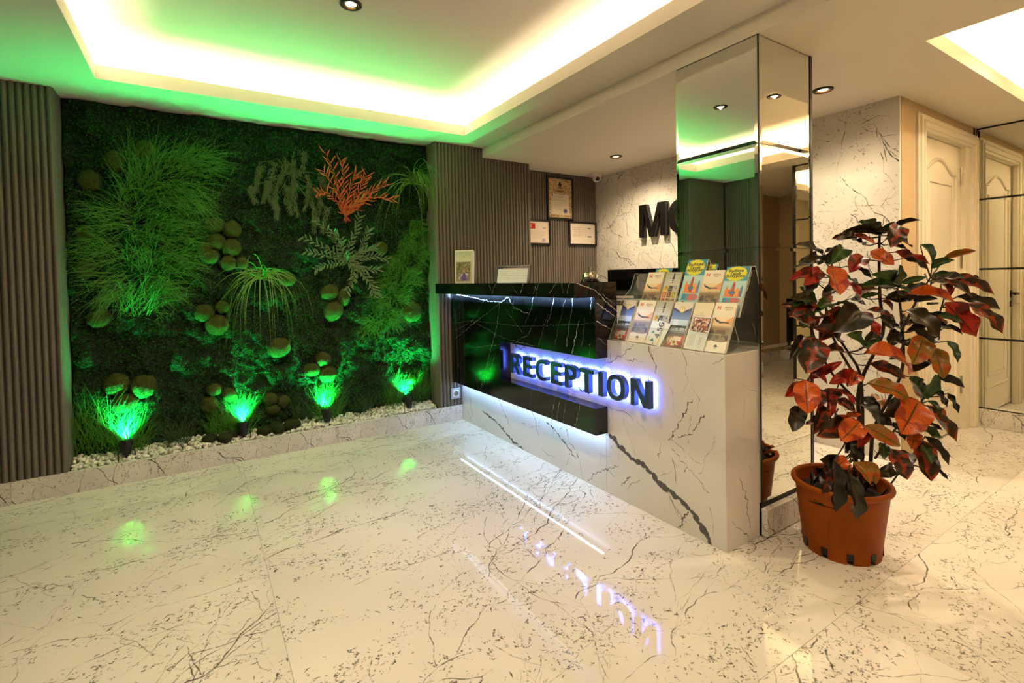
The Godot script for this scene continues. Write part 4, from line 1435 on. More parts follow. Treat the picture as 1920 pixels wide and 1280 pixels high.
func picture(w: int, h: int, c: Color) -> Image:
	var im := Image.create_empty(w, h, false, Image.FORMAT_RGB8)
	im.fill(c)
	return im

func fill(im: Image, x: float, y: float, w: float, h: float, c: Color) -> void:
	var W := im.get_width()
	var H := im.get_height()
	im.fill_rect(Rect2i(int(x * W), int(y * H), maxi(1, int(w * W)), maxi(1, int(h * H))), c)

func grad(im: Image, y0: float, y1: float, a: Color, b: Color, x0 := 0.0, x1 := 1.0) -> void:
	var H := im.get_height()
	for y in range(int(y0 * H), int(y1 * H)):
		im.fill_rect(Rect2i(int(x0 * im.get_width()), y, int((x1 - x0) * im.get_width()), 1), a.lerp(b, (y - y0 * H) / ((y1 - y0) * H)))

func poly(im: Image, pts: Array, c: Color) -> void:
	var pv := PackedVector2Array()
	var W := im.get_width()
	var H := im.get_height()
	var lo := Vector2(9999, 9999)
	var hi := Vector2(-1, -1)
	for p in pts:
		var q := Vector2(p[0] * W, p[1] * H)
		pv.append(q)
		lo = lo.min(q)
		hi = hi.max(q)
	for y in range(maxi(0, int(lo.y)), mini(H, int(hi.y) + 1)):
		for x in range(maxi(0, int(lo.x)), mini(W, int(hi.x) + 1)):
			if Geometry2D.is_point_in_polygon(Vector2(x + 0.5, y + 0.5), pv): im.set_pixel(x, y, c)

func disc(im: Image, cx: float, cy: float, r: float, c: Color) -> void:
	var pts := []
	var ar := im.get_width() / float(im.get_height())
	for k in 20: pts.append([cx + r * cos(TAU * k / 20), cy + r * ar * sin(TAU * k / 20)])
	poly(im, pts, c)

func patches(im: Image, x: float, y: float, w: float, h: float, n: int, cols: Array, s: float, sd: int) -> void:
	var r := RandomNumberGenerator.new()
	r.seed = sd
	for i in n:
		var ww := s * r.randf_range(0.4, 1.3)
		var hh := s * r.randf_range(0.3, 0.9)
		fill(im, x + r.randf() * maxf(0.0, w - ww), y + r.randf() * maxf(0.0, h - hh), minf(ww, w), minf(hh, h), cols[r.randi() % cols.size()])

func lines_of_text(im: Image, x: float, y: float, w: float, n: int, dy: float, c: Color, sd: int) -> void:
	var r := RandomNumberGenerator.new()
	r.seed = sd
	for i in n:
		fill(im, x, y + i * dy, w * r.randf_range(0.45, 1.0), 0.008, c)

func print_mat(im: Image, rough := 0.35) -> StandardMaterial3D:
	var m := std(Color.WHITE, rough)
	m.albedo_texture = tex(im)
	m.texture_repeat = false
	return m

func counter_things() -> void:
	# white display stand with a photo card
	var o := thing("leaflet_stand", "white cardboard leaflet stand with a garden photo, at the far end of the counter", "leaflet stand", Vector3(-0.085, 1.1475, 0.235))
	o.rotation.y = deg_to_rad(-47)
	var st := new_st()
	prism(st, PackedVector2Array([Vector2(0.0, 0.0), Vector2(0.045, 0.0), Vector2(0.072, 0.235), Vector2(0.062, 0.255), Vector2(0.028, 0.262)]), Vector3(-0.074, 0, 0), Vector3(0, 0, -1), Vector3(0, 1, 0), Vector3(0.148, 0, 0))
	o.rotation.y = deg_to_rad(-44)
	sm("box", st, M.page, o)
	var lg := new_st()
	prism(lg, PackedVector2Array([Vector2(0.045, 0.0), Vector2(0.10, 0.0), Vector2(0.095, 0.05), Vector2(0.060, 0.125)]), Vector3(0.02, 0, 0), Vector3(0, 0, -1), Vector3(0, 1, 0), Vector3(0.03, 0, 0))
	sm("support", lg, M.page, o)
	var im := picture(96, 200, Color(0.80, 0.80, 0.70))
	grad(im, 0.0, 0.30, Color(0.70, 0.76, 0.66), Color(0.86, 0.85, 0.76))
	for k in 4: poly(im, [[0.5, 0.06 + 0.02 * k], [0.5 + 0.13 - 0.03 * k, 0.15], [0.5, 0.24 - 0.02 * k], [0.5 - 0.13 + 0.03 * k, 0.15]], Color(0.86, 0.86, 0.78) if k % 2 == 0 else Color(0.62, 0.68, 0.58))
	grad(im, 0.34, 0.97, Color(0.45, 0.44, 0.30), Color(0.62, 0.55, 0.50), 0.06, 0.94)
	patches(im, 0.06, 0.34, 0.88, 0.40, 90, [Color(0.35, 0.38, 0.22), Color(0.55, 0.52, 0.36), Color(0.70, 0.66, 0.50), Color(0.42, 0.30, 0.2)], 0.08, 3)
	patches(im, 0.2, 0.68, 0.6, 0.26, 50, [Color(0.75, 0.72, 0.80), Color(0.45, 0.36, 0.62), Color(0.85, 0.8, 0.75)], 0.08, 4)
	poly(im, [[0.45, 0.75], [0.55, 0.62], [0.62, 0.75], [0.70, 0.94], [0.38, 0.94]], Color(0.40, 0.34, 0.60))
	poly(im, [[0.47, 0.62], [0.55, 0.56], [0.58, 0.66], [0.48, 0.70]], Color(0.80, 0.60, 0.42))
	var card := plate("photo_card", 0.132, 0.245, 0.0, print_mat(im), o)
	card.rotation.x = -atan2(0.028, 0.262)
	card.position = Vector3(0, 0.006, 0.0025)
	# small framed form leaning back
	var f := thing("framed_form", "small black-framed printed form leaning back on the counter", "framed form", Vector3(-0.035, 1.148, 0.86))
	f.rotation.y = deg_to_rad(-52)
	var tilt := Node3D.new()
	tilt.name = "panel"
	tilt.rotation.x = deg_to_rad(-18)
	f.add_child(tilt)
	var fr := new_st()
	bx(fr, Vector3(-0.13, 0.0, -0.020), Vector3(0.13, 0.122, -0.001), 0.002)
	bx(fr, Vector3(-0.13, 0.108, -0.020), Vector3(0.13, 0.126, 0.006), 0.002)
	bx(fr, Vector3(-0.13, 0.0, -0.020), Vector3(-0.108, 0.126, 0.006), 0.002)
	bx(fr, Vector3(0.112, 0.0, -0.020), Vector3(0.13, 0.124, 0.004), 0.002)
	sm("frame", fr, M.black, tilt)
	var fi := picture(256, 128, Color(0.80, 0.84, 0.84))
	fill(fi, 0.0, 0.0, 1.0, 0.12, Color(0.70, 0.62, 0.62))
	fill(fi, 0.02, 0.02, 0.16, 0.08, Color(0.35, 0.45, 0.60))
	for k in 4: fill(fi, 0.03, 0.22 + 0.17 * k, 0.94, 0.012, Color(0.45, 0.48, 0.50))
	lines_of_text(fi, 0.05, 0.28, 0.5, 5, 0.13, Color(0.35, 0.37, 0.40), 9)
	fill(fi, 0.70, 0.14, 0.006, 0.8, Color(0.5, 0.5, 0.52))
	plate("form", 0.222, 0.110, 0.0005, print_mat(fi, 0.15), tilt, 0.0, 0.0)
	var pr := new_st()
	prism(pr, PackedVector2Array([Vector2(0.012, 0.0), Vector2(0.085, 0.0), Vector2(0.050, 0.085)]), Vector3(-0.02, 0, 0), Vector3(0, 0, -1), Vector3(0, 1, 0), Vector3(0.04, 0, 0))
	sm("support", pr, M.black, f)
	# service bell
	var b := thing("service_bell", "shiny chrome service bell near the right end of the counter", "bell", Vector3(-0.045, 1.1475, 1.675))
	var bs := new_st()
	lathe(bs, [Vector2(0.0, 0.0), Vector2(0.050, 0.0), Vector2(0.052, 0.004), Vector2(0.047, 0.012), Vector2(0.040, 0.016), Vector2(0.0, 0.016)], 40)
	sm("base", bs, M.black_gloss, b)
	var bd := new_st()
	lathe(bd, [Vector2(0.030, 0.019), Vector2(0.044, 0.018), Vector2(0.0455, 0.021), Vector2(0.045, 0.028), Vector2(0.041, 0.040), Vector2(0.033, 0.051), Vector2(0.022, 0.058), Vector2(0.010, 0.0615), Vector2(0.0, 0.062)], 44)
	sm("dome", bd, M.chrome, b)
	var bp := new_st()
	lathe(bp, [Vector2(0.0, 0.060), Vector2(0.009, 0.061), Vector2(0.010, 0.064), Vector2(0.004, 0.066), Vector2(0.0035, 0.075), Vector2(0.006, 0.077), Vector2(0.006, 0.081), Vector2(0.0, 0.083)], 20)
	sm("button", bp, M.chrome, b)
	# monitor on the staff desk
	var m := thing("monitor", "black computer monitor behind the brochure rack", "monitor", Vector3(0.62, 1.03, 1.44))
	m.rotation.y = deg_to_rad(-65)
	box_obj("screen_body", Vector3(-0.24, 0.015, -0.012), Vector3(0.24, 0.192, 0.012), M.black_gloss, m, 0.004)
	box_obj("stand", Vector3(-0.05, 0.0, -0.05), Vector3(0.05, 0.02, 0.04), M.black, m, 0.003)

# ------------------------------------------------------------------ brochure rack

func cover(kind: String) -> Array:
	var im := picture(128, 256, Color(0.93, 0.91, 0.87))
	var txt := []
	if kind == "plane":
		grad(im, 0.0, 0.30, Color(0.93, 0.90, 0.85), Color(0.92, 0.87, 0.78))
		grad(im, 0.30, 0.46, Color(0.93, 0.82, 0.68), Color(0.88, 0.74, 0.56))
		poly(im, [[0.55, 0.42], [0.9, 0.29], [1.0, 0.27], [1.0, 0.45]], Color(0.86, 0.62, 0.42))
		grad(im, 0.46, 0.80, Color(0.52, 0.40, 0.28), Color(0.62, 0.52, 0.42))
		grad(im, 0.455, 0.52, Color(0.86, 0.78, 0.62), Color(0.62, 0.48, 0.34))
		poly(im, [[0.12, 0.34], [0.18, 0.335], [0.42, 0.385], [0.78, 0.39], [0.86, 0.405], [0.80, 0.415], [0.45, 0.415], [0.30, 0.40], [0.22, 0.385]], Color(0.16, 0.13, 0.12))
		poly(im, [[0.36, 0.40], [0.50, 0.395], [0.52, 0.42], [0.40, 0.425]], Color(0.10, 0.08, 0.08))
		poly(im, [[0.10, 0.315], [0.16, 0.31], [0.21, 0.345], [0.17, 0.35]], Color(0.30, 0.16, 0.14))
		patches(im, 0.05, 0.56, 0.9, 0.22, 60, [Color(0.42, 0.33, 0.25), Color(0.50, 0.42, 0.34), Color(0.34, 0.26, 0.20), Color(0.60, 0.50, 0.40), Color(0.28, 0.22, 0.2)], 0.13, 5)
		fill(im, 0.28, 0.54, 0.05, 0.2, Color(0.55, 0.44, 0.34))
		fill(im, 0.36, 0.56, 0.42, 0.06, Color(0.40, 0.29, 0.22))
		disc(im, 0.30, 0.74, 0.12, Color(0.48, 0.42, 0.38))
		disc(im, 0.72, 0.76, 0.14, Color(0.56, 0.49, 0.42))
		poly(im, [[0.0, 0.80], [0.25, 0.775], [0.5, 0.80], [0.8, 0.79], [1.0, 0.765], [1.0, 1.0], [0.0, 1.0]], Color(0.93, 0.91, 0.87))
		# small dark winged emblem
		poly(im, [[0.40, 0.885], [0.50, 0.86], [0.60, 0.885], [0.55, 0.895], [0.60, 0.905], [0.50, 0.90], [0.40, 0.905], [0.45, 0.895]], Color(0.15, 0.14, 0.14))
		disc(im, 0.5, 0.877, 0.05, Color(0.15, 0.14, 0.14))
		# red mark
		poly(im, [[0.13, 0.07], [0.17, 0.07], [0.26, 0.115], [0.26, 0.07], [0.30, 0.07], [0.30, 0.14], [0.26, 0.14], [0.17, 0.10], [0.17, 0.14], [0.13, 0.14]], Color(0.80, 0.25, 0.17))
		txt = [["NOVA", 0.060, 0.66, 0.90, Color(0.62, 0.33, 0.26), true], ["TRAVEL", 0.026, 0.66, 0.855, Color(0.70, 0.50, 0.42), true], ["IATA", 0.026, 0.5, 0.075, Color(0.2, 0.19, 0.19), false]]
	elif kind == "food":
		im.fill(Color(0.74, 0.73, 0.69))
		grad(im, 0.0, 0.33, Color(0.66, 0.66, 0.63), Color(0.78, 0.77, 0.74))
		poly(im, [[0.50, 0.05], [0.57, 0.05], [0.58, 0.12], [0.62, 0.17], [0.56, 0.20], [0.57, 0.27], [0.50, 0.27], [0.49, 0.2], [0.44, 0.15], [0.49, 0.12]], Color(0.16, 0.10, 0.09))
		disc(im, 0.535, 0.05, 0.045, Color(0.25, 0.14, 0.1))
		lines_of_text(im, 0.2, 0.18, 0.6, 2, 0.05, Color(0.86, 0.85, 0.83), 4)
		var cols := [Color(0.85, 0.72, 0.10), Color(0.16, 0.12, 0.10), Color(0.62, 0.60, 0.58), Color(0.75, 0.35, 0.12), Color(0.50, 0.25, 0.12), Color(0.65, 0.62, 0.12), Color(0.80, 0.28, 0.22), Color(0.45, 0.38, 0.20), Color(0.72, 0.58, 0.40)]
		for i in 3:
			for j in 4:
				var c: Color = cols[(i + j * 3) % 9]
				fill(im, 0.07 + i * 0.30, 0.34 + j * 0.155, 0.26, 0.14, c)
				patches(im, 0.08 + i * 0.30, 0.345 + j * 0.155, 0.24, 0.13, 12, [c.lightened(0.3), c.darkened(0.35), c.lerp(Color(0.8, 0.3, 0.1), 0.4), c.lerp(Color(0.9, 0.85, 0.6), 0.4)], 0.09, i * 7 + j)
	elif kind == "harbour":
		grad(im, 0.0, 0.20, Color(0.82, 0.81, 0.80), Color(0.86, 0.86, 0.86))
		grad(im, 0.16, 0.55, Color(0.25, 0.35, 0.62), Color(0.66, 0.76, 0.88))
		poly(im, [[0.0, 0.0], [1.0, 0.0], [1.0, 0.14], [0.70, 0.20], [0.5, 0.23], [0.3, 0.20], [0.0, 0.14]], Color(0.84, 0.82, 0.78))
		poly(im, [[0.0, 0.13], [0.3, 0.185], [0.42, 0.235], [0.36, 0.24], [0.0, 0.17]], Color(0.20, 0.18, 0.35))
		poly(im, [[1.0, 0.13], [0.7, 0.185], [0.58, 0.235], [0.64, 0.24], [1.0, 0.17]], Color(0.20, 0.18, 0.35))
		disc(im, 0.5, 0.17, 0.15, Color(0.75, 0.62, 0.22))
		disc(im, 0.5, 0.17, 0.11, Color(0.92, 0.88, 0.75))
		fill(im, 0.485, 0.14, 0.03, 0.06, Color(0.4, 0.3, 0.1))
		patches(im, 0.0, 0.40, 1.0, 0.13, 26, [Color(0.86, 0.89, 0.93), Color(0.75, 0.82, 0.90)], 0.22, 8)
		patches(im, 0.0, 0.53, 1.0, 0.07, 60, [Color(0.12, 0.16, 0.12), Color(0.20, 0.24, 0.18), Color(0.08, 0.1, 0.1)], 0.14, 9)
		grad(im, 0.60, 0.70, Color(0.42, 0.47, 0.50), Color(0.30, 0.33, 0.36))
		patches(im, 0.0, 0.58, 1.0, 0.06, 30, [Color(0.75, 0.76, 0.76), Color(0.35, 0.38, 0.40)], 0.08, 10)
		grad(im, 0.70, 1.0, Color(0.30, 0.22, 0.18), Color(0.50, 0.22, 0.16))
		fill(im, 0.0, 0.71, 1.0, 0.012, Color(0.14, 0.10, 0.09))
		fill(im, 0.0, 0.755, 1.0, 0.010, Color(0.14, 0.10, 0.09))
		patches(im, 0.12, 0.76, 0.76, 0.22, 60, [Color(0.86, 0.78, 0.70), Color(0.70, 0.16, 0.10), Color(0.86, 0.82, 0.78), Color(0.62, 0.42, 0.26)], 0.16, 11)
		disc(im, 0.52, 0.90, 0.10, Color(0.80, 0.62, 0.36))
		disc(im, 0.52, 0.90, 0.05, Color(0.35, 0.2, 0.12))
		fill(im, 0.86, 0.76, 0.14, 0.14, Color(0.70, 0.10, 0.07))
		txt = []
	elif kind == "city":
		im.fill(Color(0.62, 0.78, 0.80))
		grad(im, 0.0, 0.3, Color(0.10, 0.50, 0.62), Color(0.20, 0.58, 0.68))
		grad(im, 0.3, 1.0, Color(0.70, 0.84, 0.84), Color(0.55, 0.75, 0.78))
		var blot := []
		for k in 40: blot.append([0.46 + (0.44 + 0.05 * (k % 2)) * cos(TAU * k / 40), 0.15 + (0.14 + 0.02 * (k % 2)) * sin(TAU * k / 40)])
		poly(im, blot, Color(0.86, 0.84, 0.10))
		patches(im, 0.12, 0.46, 0.80, 0.16, 40, [Color(0.90, 0.50, 0.15), Color(0.80, 0.22, 0.12), Color(0.93, 0.70, 0.25), Color(0.85, 0.35, 0.25)], 0.12, 21)
		poly(im, [[0.42, 0.40], [0.46, 0.32], [0.55, 0.34], [0.56, 0.60], [0.42, 0.60]], Color(0.72, 0.20, 0.14))
		poly(im, [[0.16, 0.47], [0.22, 0.38], [0.28, 0.47], [0.28, 0.62], [0.16, 0.62]], Color(0.90, 0.45, 0.18))
		poly(im, [[0.80, 0.44], [0.85, 0.38], [0.90, 0.44], [0.90, 0.62], [0.80, 0.62]], Color(0.30, 0.45, 0.65))
		poly(im, [[0.60, 0.48], [0.68, 0.42], [0.76, 0.48], [0.76, 0.60], [0.60, 0.60]], Color(0.90, 0.62, 0.25))
		fill(im, 0.34, 0.50, 0.28, 0.06, Color(0.25, 0.42, 0.62))
		fill(im, 0.1, 0.61, 0.85, 0.015, Color(0.85, 0.5, 0.2))
		patches(im, 0.1, 0.64, 0.85, 0.12, 34, [Color(0.10, 0.50, 0.66), Color(0.16, 0.60, 0.74), Color(0.80, 0.35, 0.3)], 0.16, 22)
		disc(im, 0.26, 0.82, 0.10, Color(0.10, 0.10, 0.12))
		fill(im, 0.45, 0.80, 0.3, 0.02, Color(0.75, 0.25, 0.2))
		fill(im, 0.2, 0.92, 0.7, 0.05, Color(0.10, 0.48, 0.56))
		txt = [["Выбери", 0.078, 0.46, 0.905, Color(0.12, 0.12, 0.10), true], ["Свою", 0.078, 0.46, 0.85, Color(0.12, 0.12, 0.10), true], ["Экскурсию", 0.074, 0.46, 0.795, Color(0.12, 0.12, 0.10), true]]
	elif kind == "people":
		im.fill(Color(0.80, 0.84, 0.84))
		fill(im, 0.04, 0.03, 0.92, 0.44, Color(0.45, 0.28, 0.20))
		patches(im, 0.04, 0.03, 0.92, 0.44, 170, [Color(0.80, 0.62, 0.50), Color(0.25, 0.14, 0.10), Color(0.88, 0.80, 0.74), Color(0.60, 0.22, 0.16), Color(0.16, 0.11, 0.1), Color(0.72, 0.50, 0.38)], 0.10, 31)
		for k in 6: fill(im, 0.10 + k * 0.055, 0.55, 0.018, 0.36, Color(0.62, 0.45, 0.45) if k % 2 == 0 else Color(0.55, 0.58, 0.60))
		for k in 24:
			var a := TAU * k / 24
			fill(im, 0.70 + 0.16 * cos(a), 0.72 + 0.19 * sin(a), 0.03, 0.015, Color(0.70, 0.36, 0.30))
		fill(im, 0.66, 0.60, 0.03, 0.24, Color(0.40, 0.42, 0.55))
		fill(im, 0.73, 0.60, 0.03, 0.24, Color(0.70, 0.40, 0.35))
	elif kind == "card":
		im.fill(Color(0.90, 0.90, 0.87))
		poly(im, [[0.22, 0.52], [0.50, 0.52], [0.36, 0.40]], Color(0.12, 0.50, 0.58))
		poly(im, [[0.32, 0.86], [0.66, 0.86], [0.50, 0.72]], Color(0.12, 0.50, 0.58))
		fill(im, 0.18, 0.70, 0.07, 0.035, Color(0.25, 0.55, 0.55))
		fill(im, 0.56, 0.55, 0.05, 0.03, Color(0.72, 0.72, 0.2))
		fill(im, 0.22, 0.80, 0.05, 0.03, Color(0.1, 0.3, 0.3))
		fill(im, 0.62, 0.92, 0.09, 0.045, Color(0.10, 0.16, 0.30))
		txt = []
	elif kind == "blank":
		grad(im, 0.0, 0.6, Color(0.86, 0.80, 0.70), Color(0.80, 0.72, 0.60))
		poly(im, [[0.0, 0.3], [0.5, 0.2], [1.0, 0.45], [1.0, 0.0], [0.0, 0.0]], Color(0.90, 0.85, 0.74))
		poly(im, [[0.40, 0.52], [0.50, 0.49], [0.60, 0.52], [0.55, 0.535], [0.60, 0.55], [0.5, 0.54], [0.40, 0.55], [0.45, 0.535]], Color(0.25, 0.24, 0.22))
	elif kind == "orange":
		im.fill(Color(0.86, 0.30, 0.10))
		txt = [["Экскурсии", 0.08, 0.5, 0.93, Color(0.95, 0.85, 0.75), true]]
	return [im, txt]

# a brochure standing in the rack: bottom centre at (x, y, z), leaning back, w wide, h high
func brochure(kind: String, label: String, at: Vector3, w: float, h: float, thick: float, lean: float, group: String, roll := 0.0, turn := 0.0) -> void:
	var o := thing("brochure", label, "brochure", at, group)
	var b := Basis(Vector3(0, 0, 1), Vector3(sin(lean), cos(lean), 0), Vector3(-cos(lean), sin(lean), 0))
	o.basis = b * Basis(Vector3(0, 0, 1), roll) * Basis(Vector3(0, 1, 0), turn)
	var st := new_st()
	var n := maxi(1, int(thick / 0.0022))
	for k in n:
		var z0 := -thick * (k + 1) / n
		var s := 0.0008 * (k % 3)
		bx(st, Vector3(-w / 2 + s, 0, z0 + 0.0002), Vector3(w / 2 + s, h - 0.002 * (k % 2), -thick * k / n - 0.0003))
	sm("pages", st, M.page, o)
	if not M.has("cover_" + kind):
		var c := cover(kind)
		M["cover_" + kind] = print_mat(c[0], 0.45)
		M["text_" + kind] = c[1]
	box_obj("back_cover", Vector3(-w / 2, 0.0005, -thick - 0.0006), Vector3(w / 2, h - 0.001, -thick - 0.0001), M.back_cover, o)
	plate("cover", w, h, 0.0002, M["cover_" + kind], o)
	for t in M["text_" + kind]:
		var tm := text(t[0], t[1] * h, 0.0004, t[5], t[0].unicode_at(0) < 256)
		var ab := tm.get_aabb()
		var q := mi("lettering", tm, std(t[4], 0.5), o)
		var f := minf(1.0, w * 0.82 / ab.size.x)
		q.scale = Vector3(f, 1, 1)
		q.position = Vector3(w * (t[2] - 0.5) - ab.get_center().x * f, h * t[3] - ab.get_center().y, 0.0008)

func brochure_rack() -> void:
	var o := thing("brochure_rack", "clear acrylic two-tier brochure rack standing on the white desk block", "brochure rack", Vector3(0, HB, 0))
	var za := 1.758
	var zb := 2.448
	var prof := PackedVector2Array([Vector2(0.004, 0.0), Vector2(0.106, 0.212), Vector2(0.176, 0.270), Vector2(0.211, 0.352), Vector2(0.238, 0.352), Vector2(0.238, 0.0)])
	for s in [[za, "side_panel"], [zb - 0.003, "side_panel"]]:
		var st := new_st()
		prism(st, prof, Vector3(0, 0, s[0]), Vector3(1, 0, 0), Vector3(0, 1, 0), Vector3(0, 0, 0.003))
		sm(s[1], st, M.acrylic, o)
		var ed := new_st()
		var pp := []
		for k in 5: pp.append(Vector3(prof[k].x, prof[k].y, s[0] + 0.0015))
		tube(ed, pp, [0.0014], 6)
		sm("polished_edge", ed, M.acrylic_edge, o)
	box_obj("base_plate", Vector3(0.006, 0.0005, za + 0.003), Vector3(0.237, 0.0035, zb - 0.003), M.acrylic, o)
	for s in [[0.016, 0.004, 0.092, 0.196], [0.122, 0.150, 0.215, 0.352]]:
		var st := new_st()
		prism(st, PackedVector2Array([Vector2(s[0] + 0.016, s[1]), Vector2(s[2] + 0.022, s[3]), Vector2(s[2] + 0.025, s[3]), Vector2(s[0] + 0.019, s[1])]), Vector3(0, 0, za + 0.003), Vector3(1, 0, 0), Vector3(0, 1, 0), Vector3(0, 0, zb - za - 0.006))
		sm("back_panel", st, M.acrylic, o)
	for s in [[0.005, 0.004, 0.038, 0.080], [0.108, 0.150, 0.134, 0.214]]:
		var st := new_st()
		prism(st, PackedVector2Array([Vector2(s[0], s[1]), Vector2(s[2], s[3]), Vector2(s[2] + 0.003, s[3]), Vector2(s[0] + 0.003, s[1])]), Vector3(0, 0, za + 0.003), Vector3(1, 0, 0), Vector3(0, 1, 0), Vector3(0, 0, zb - za - 0.006))
		sm("front_lip", st, M.acrylic, o)
		var ed := new_st()
		tube(ed, [Vector3(s[2] + 0.001, s[3], za + 0.004), Vector3(s[2] + 0.001, s[3], zb - 0.004)], [0.0014], 6)
		sm("polished_edge", ed, M.acrylic_edge, o)
	box_obj("shelf", Vector3(0.108, 0.147, za + 0.003), Vector3(0.160, 0.150, zb - 0.003), M.acrylic, o)
	# lower tier
	var g := "brochures in the lower tier of the acrylic rack"
	var y := HB + 0.0045
	var ln := 0.435
	var x := 0.020
	brochure("harbour", "blue harbour brochure with red crayfish at the left end of the lower tier", Vector3(x, y, 1.817), 0.092, 0.226, 0.008, ln, g)
	brochure("plane", "cream airliner brochure with a red mark, left of two in the lower tier", Vector3(x, y, 1.939), 0.112, 0.228, 0.009, ln, g)
	brochure("food", "grey brochure with dark figure and food photos behind white cards in the lower tier", Vector3(x, y, 2.052), 0.098, 0.228, 0.006, ln, g)
	brochure("harbour", "brochure with a blue sky, harbour and red crayfish in the middle of the lower tier", Vector3(x, y, 2.166), 0.104, 0.226, 0.009, ln, g)
	brochure("blank", "pale brochure with a tiny dark emblem behind the photo leaflet in the lower tier", Vector3(x + 0.006, y, 2.275), 0.098, 0.226, 0.006, ln, g)
	brochure("plane", "cream airliner brochure with a red mark at the right end of the lower tier", Vector3(x, y, 2.388), 0.106, 0.229, 0.010, ln, g)
	brochure("card", "white card with teal triangles and 4.5G lettering, foremost in the lower tier", Vector3(x - 0.010, y, 2.044), 0.078, 0.120, 0.002, ln, "white 4.5G cards", -0.10)
	brochure("card", "white card with teal triangles peeping out right behind the foremost 4.5G card", Vector3(x - 0.007, y, 2.062), 0.078, 0.122, 0.002, ln, "white 4.5G cards", -0.24)
	var last := get_child(get_child_count() - 2)
	var tm := text("4.5G", 0.040, 0.0004, true)
	var q := mi("lettering", tm, std(Color(0.10, 0.16, 0.32), 0.5), last)
	q.rotation.z = PI / 2.0
	q.position = Vector3(0.022, 0.080, 0.0008)
	brochure("people", "pale leaflet with a crowd photo leaning at the front of the lower tier", Vector3(x - 0.008, y, 2.290), 0.098, 0.158, 0.004, ln, g, -0.03)
	# upper tier
	g = "brochures in the upper tier of the acrylic rack"
	var yu := HB + 0.152
	var xu := 0.128
	var lu := 0.40
	brochure("city", "yellow and teal excursion brochure mostly hidden behind the leftmost airliner brochure", Vector3(xu + 0.012, yu, 1.945), 0.105, 0.242, 0.003, lu, g)
	brochure("plane", "cream airliner brochure with a red mark at the left end of the upper tier", Vector3(xu, yu, 1.912), 0.108, 0.222, 0.009, lu, g)
	brochure("food", "grey brochure with a small dark figure and food photos in the upper tier", Vector3(xu, yu, 2.030), 0.096, 0.220, 0.006, lu, g)
	brochure("city", "second yellow and teal excursion brochure peeping out behind the tall one in the middle", Vector3(xu + 0.016, yu, 2.205), 0.105, 0.284, 0.003, lu, g)
	brochure("city", "tall yellow and teal excursion brochure in the middle of the upper tier", Vector3(xu, yu, 2.152), 0.112, 0.284, 0.006, lu, g)
	brochure("plane", "cream airliner brochure right of the tall yellow one in the upper tier", Vector3(xu, yu, 2.262), 0.106, 0.224, 0.009, lu, g)
	brochure("city", "yellow and teal excursion brochure at the right end of the upper tier", Vector3(xu, yu, 2.378), 0.114, 0.240, 0.008, lu, g)
	brochure("orange", "orange card strip standing in front of the right yellow brochure", Vector3(xu - 0.016, yu - 0.05, 2.354), 0.112, 0.128, 0.002, lu, g)

# ------------------------------------------------------------------ things on the walls

func frame_thing(label: String, x: float, y: float, w: float, h: float, im: Image) -> void:
	var o := thing("picture_frame", label, "framed certificate", Vector3(x, y, -0.2045), "black-framed certificates on the fluted wall")
	var b := 0.018
	var st := new_st()
	bx(st, Vector3(-w / 2, 0, 0), Vector3(w / 2, b, 0.02), 0.002)
	bx(st, Vector3(-w / 2, h - b, 0), Vector3(w / 2, h, 0.02), 0.002)
	bx(st, Vector3(-w / 2, b, 0), Vector3(-w / 2 + b, h - b, 0.02), 0.002)
	bx(st, Vector3(w / 2 - b, b, 0), Vector3(w / 2, h - b, 0.02), 0.002)
	bx(st, Vector3(-w / 2 + 0.004, 0.004, 0), Vector3(w / 2 - 0.004, h - 0.004, 0.006))
	sm("frame", st, M.black, o)
	plate("sheet", w - 2 * b, h - 2 * b, 0.0065, print_mat(im, 0.25), o, b)

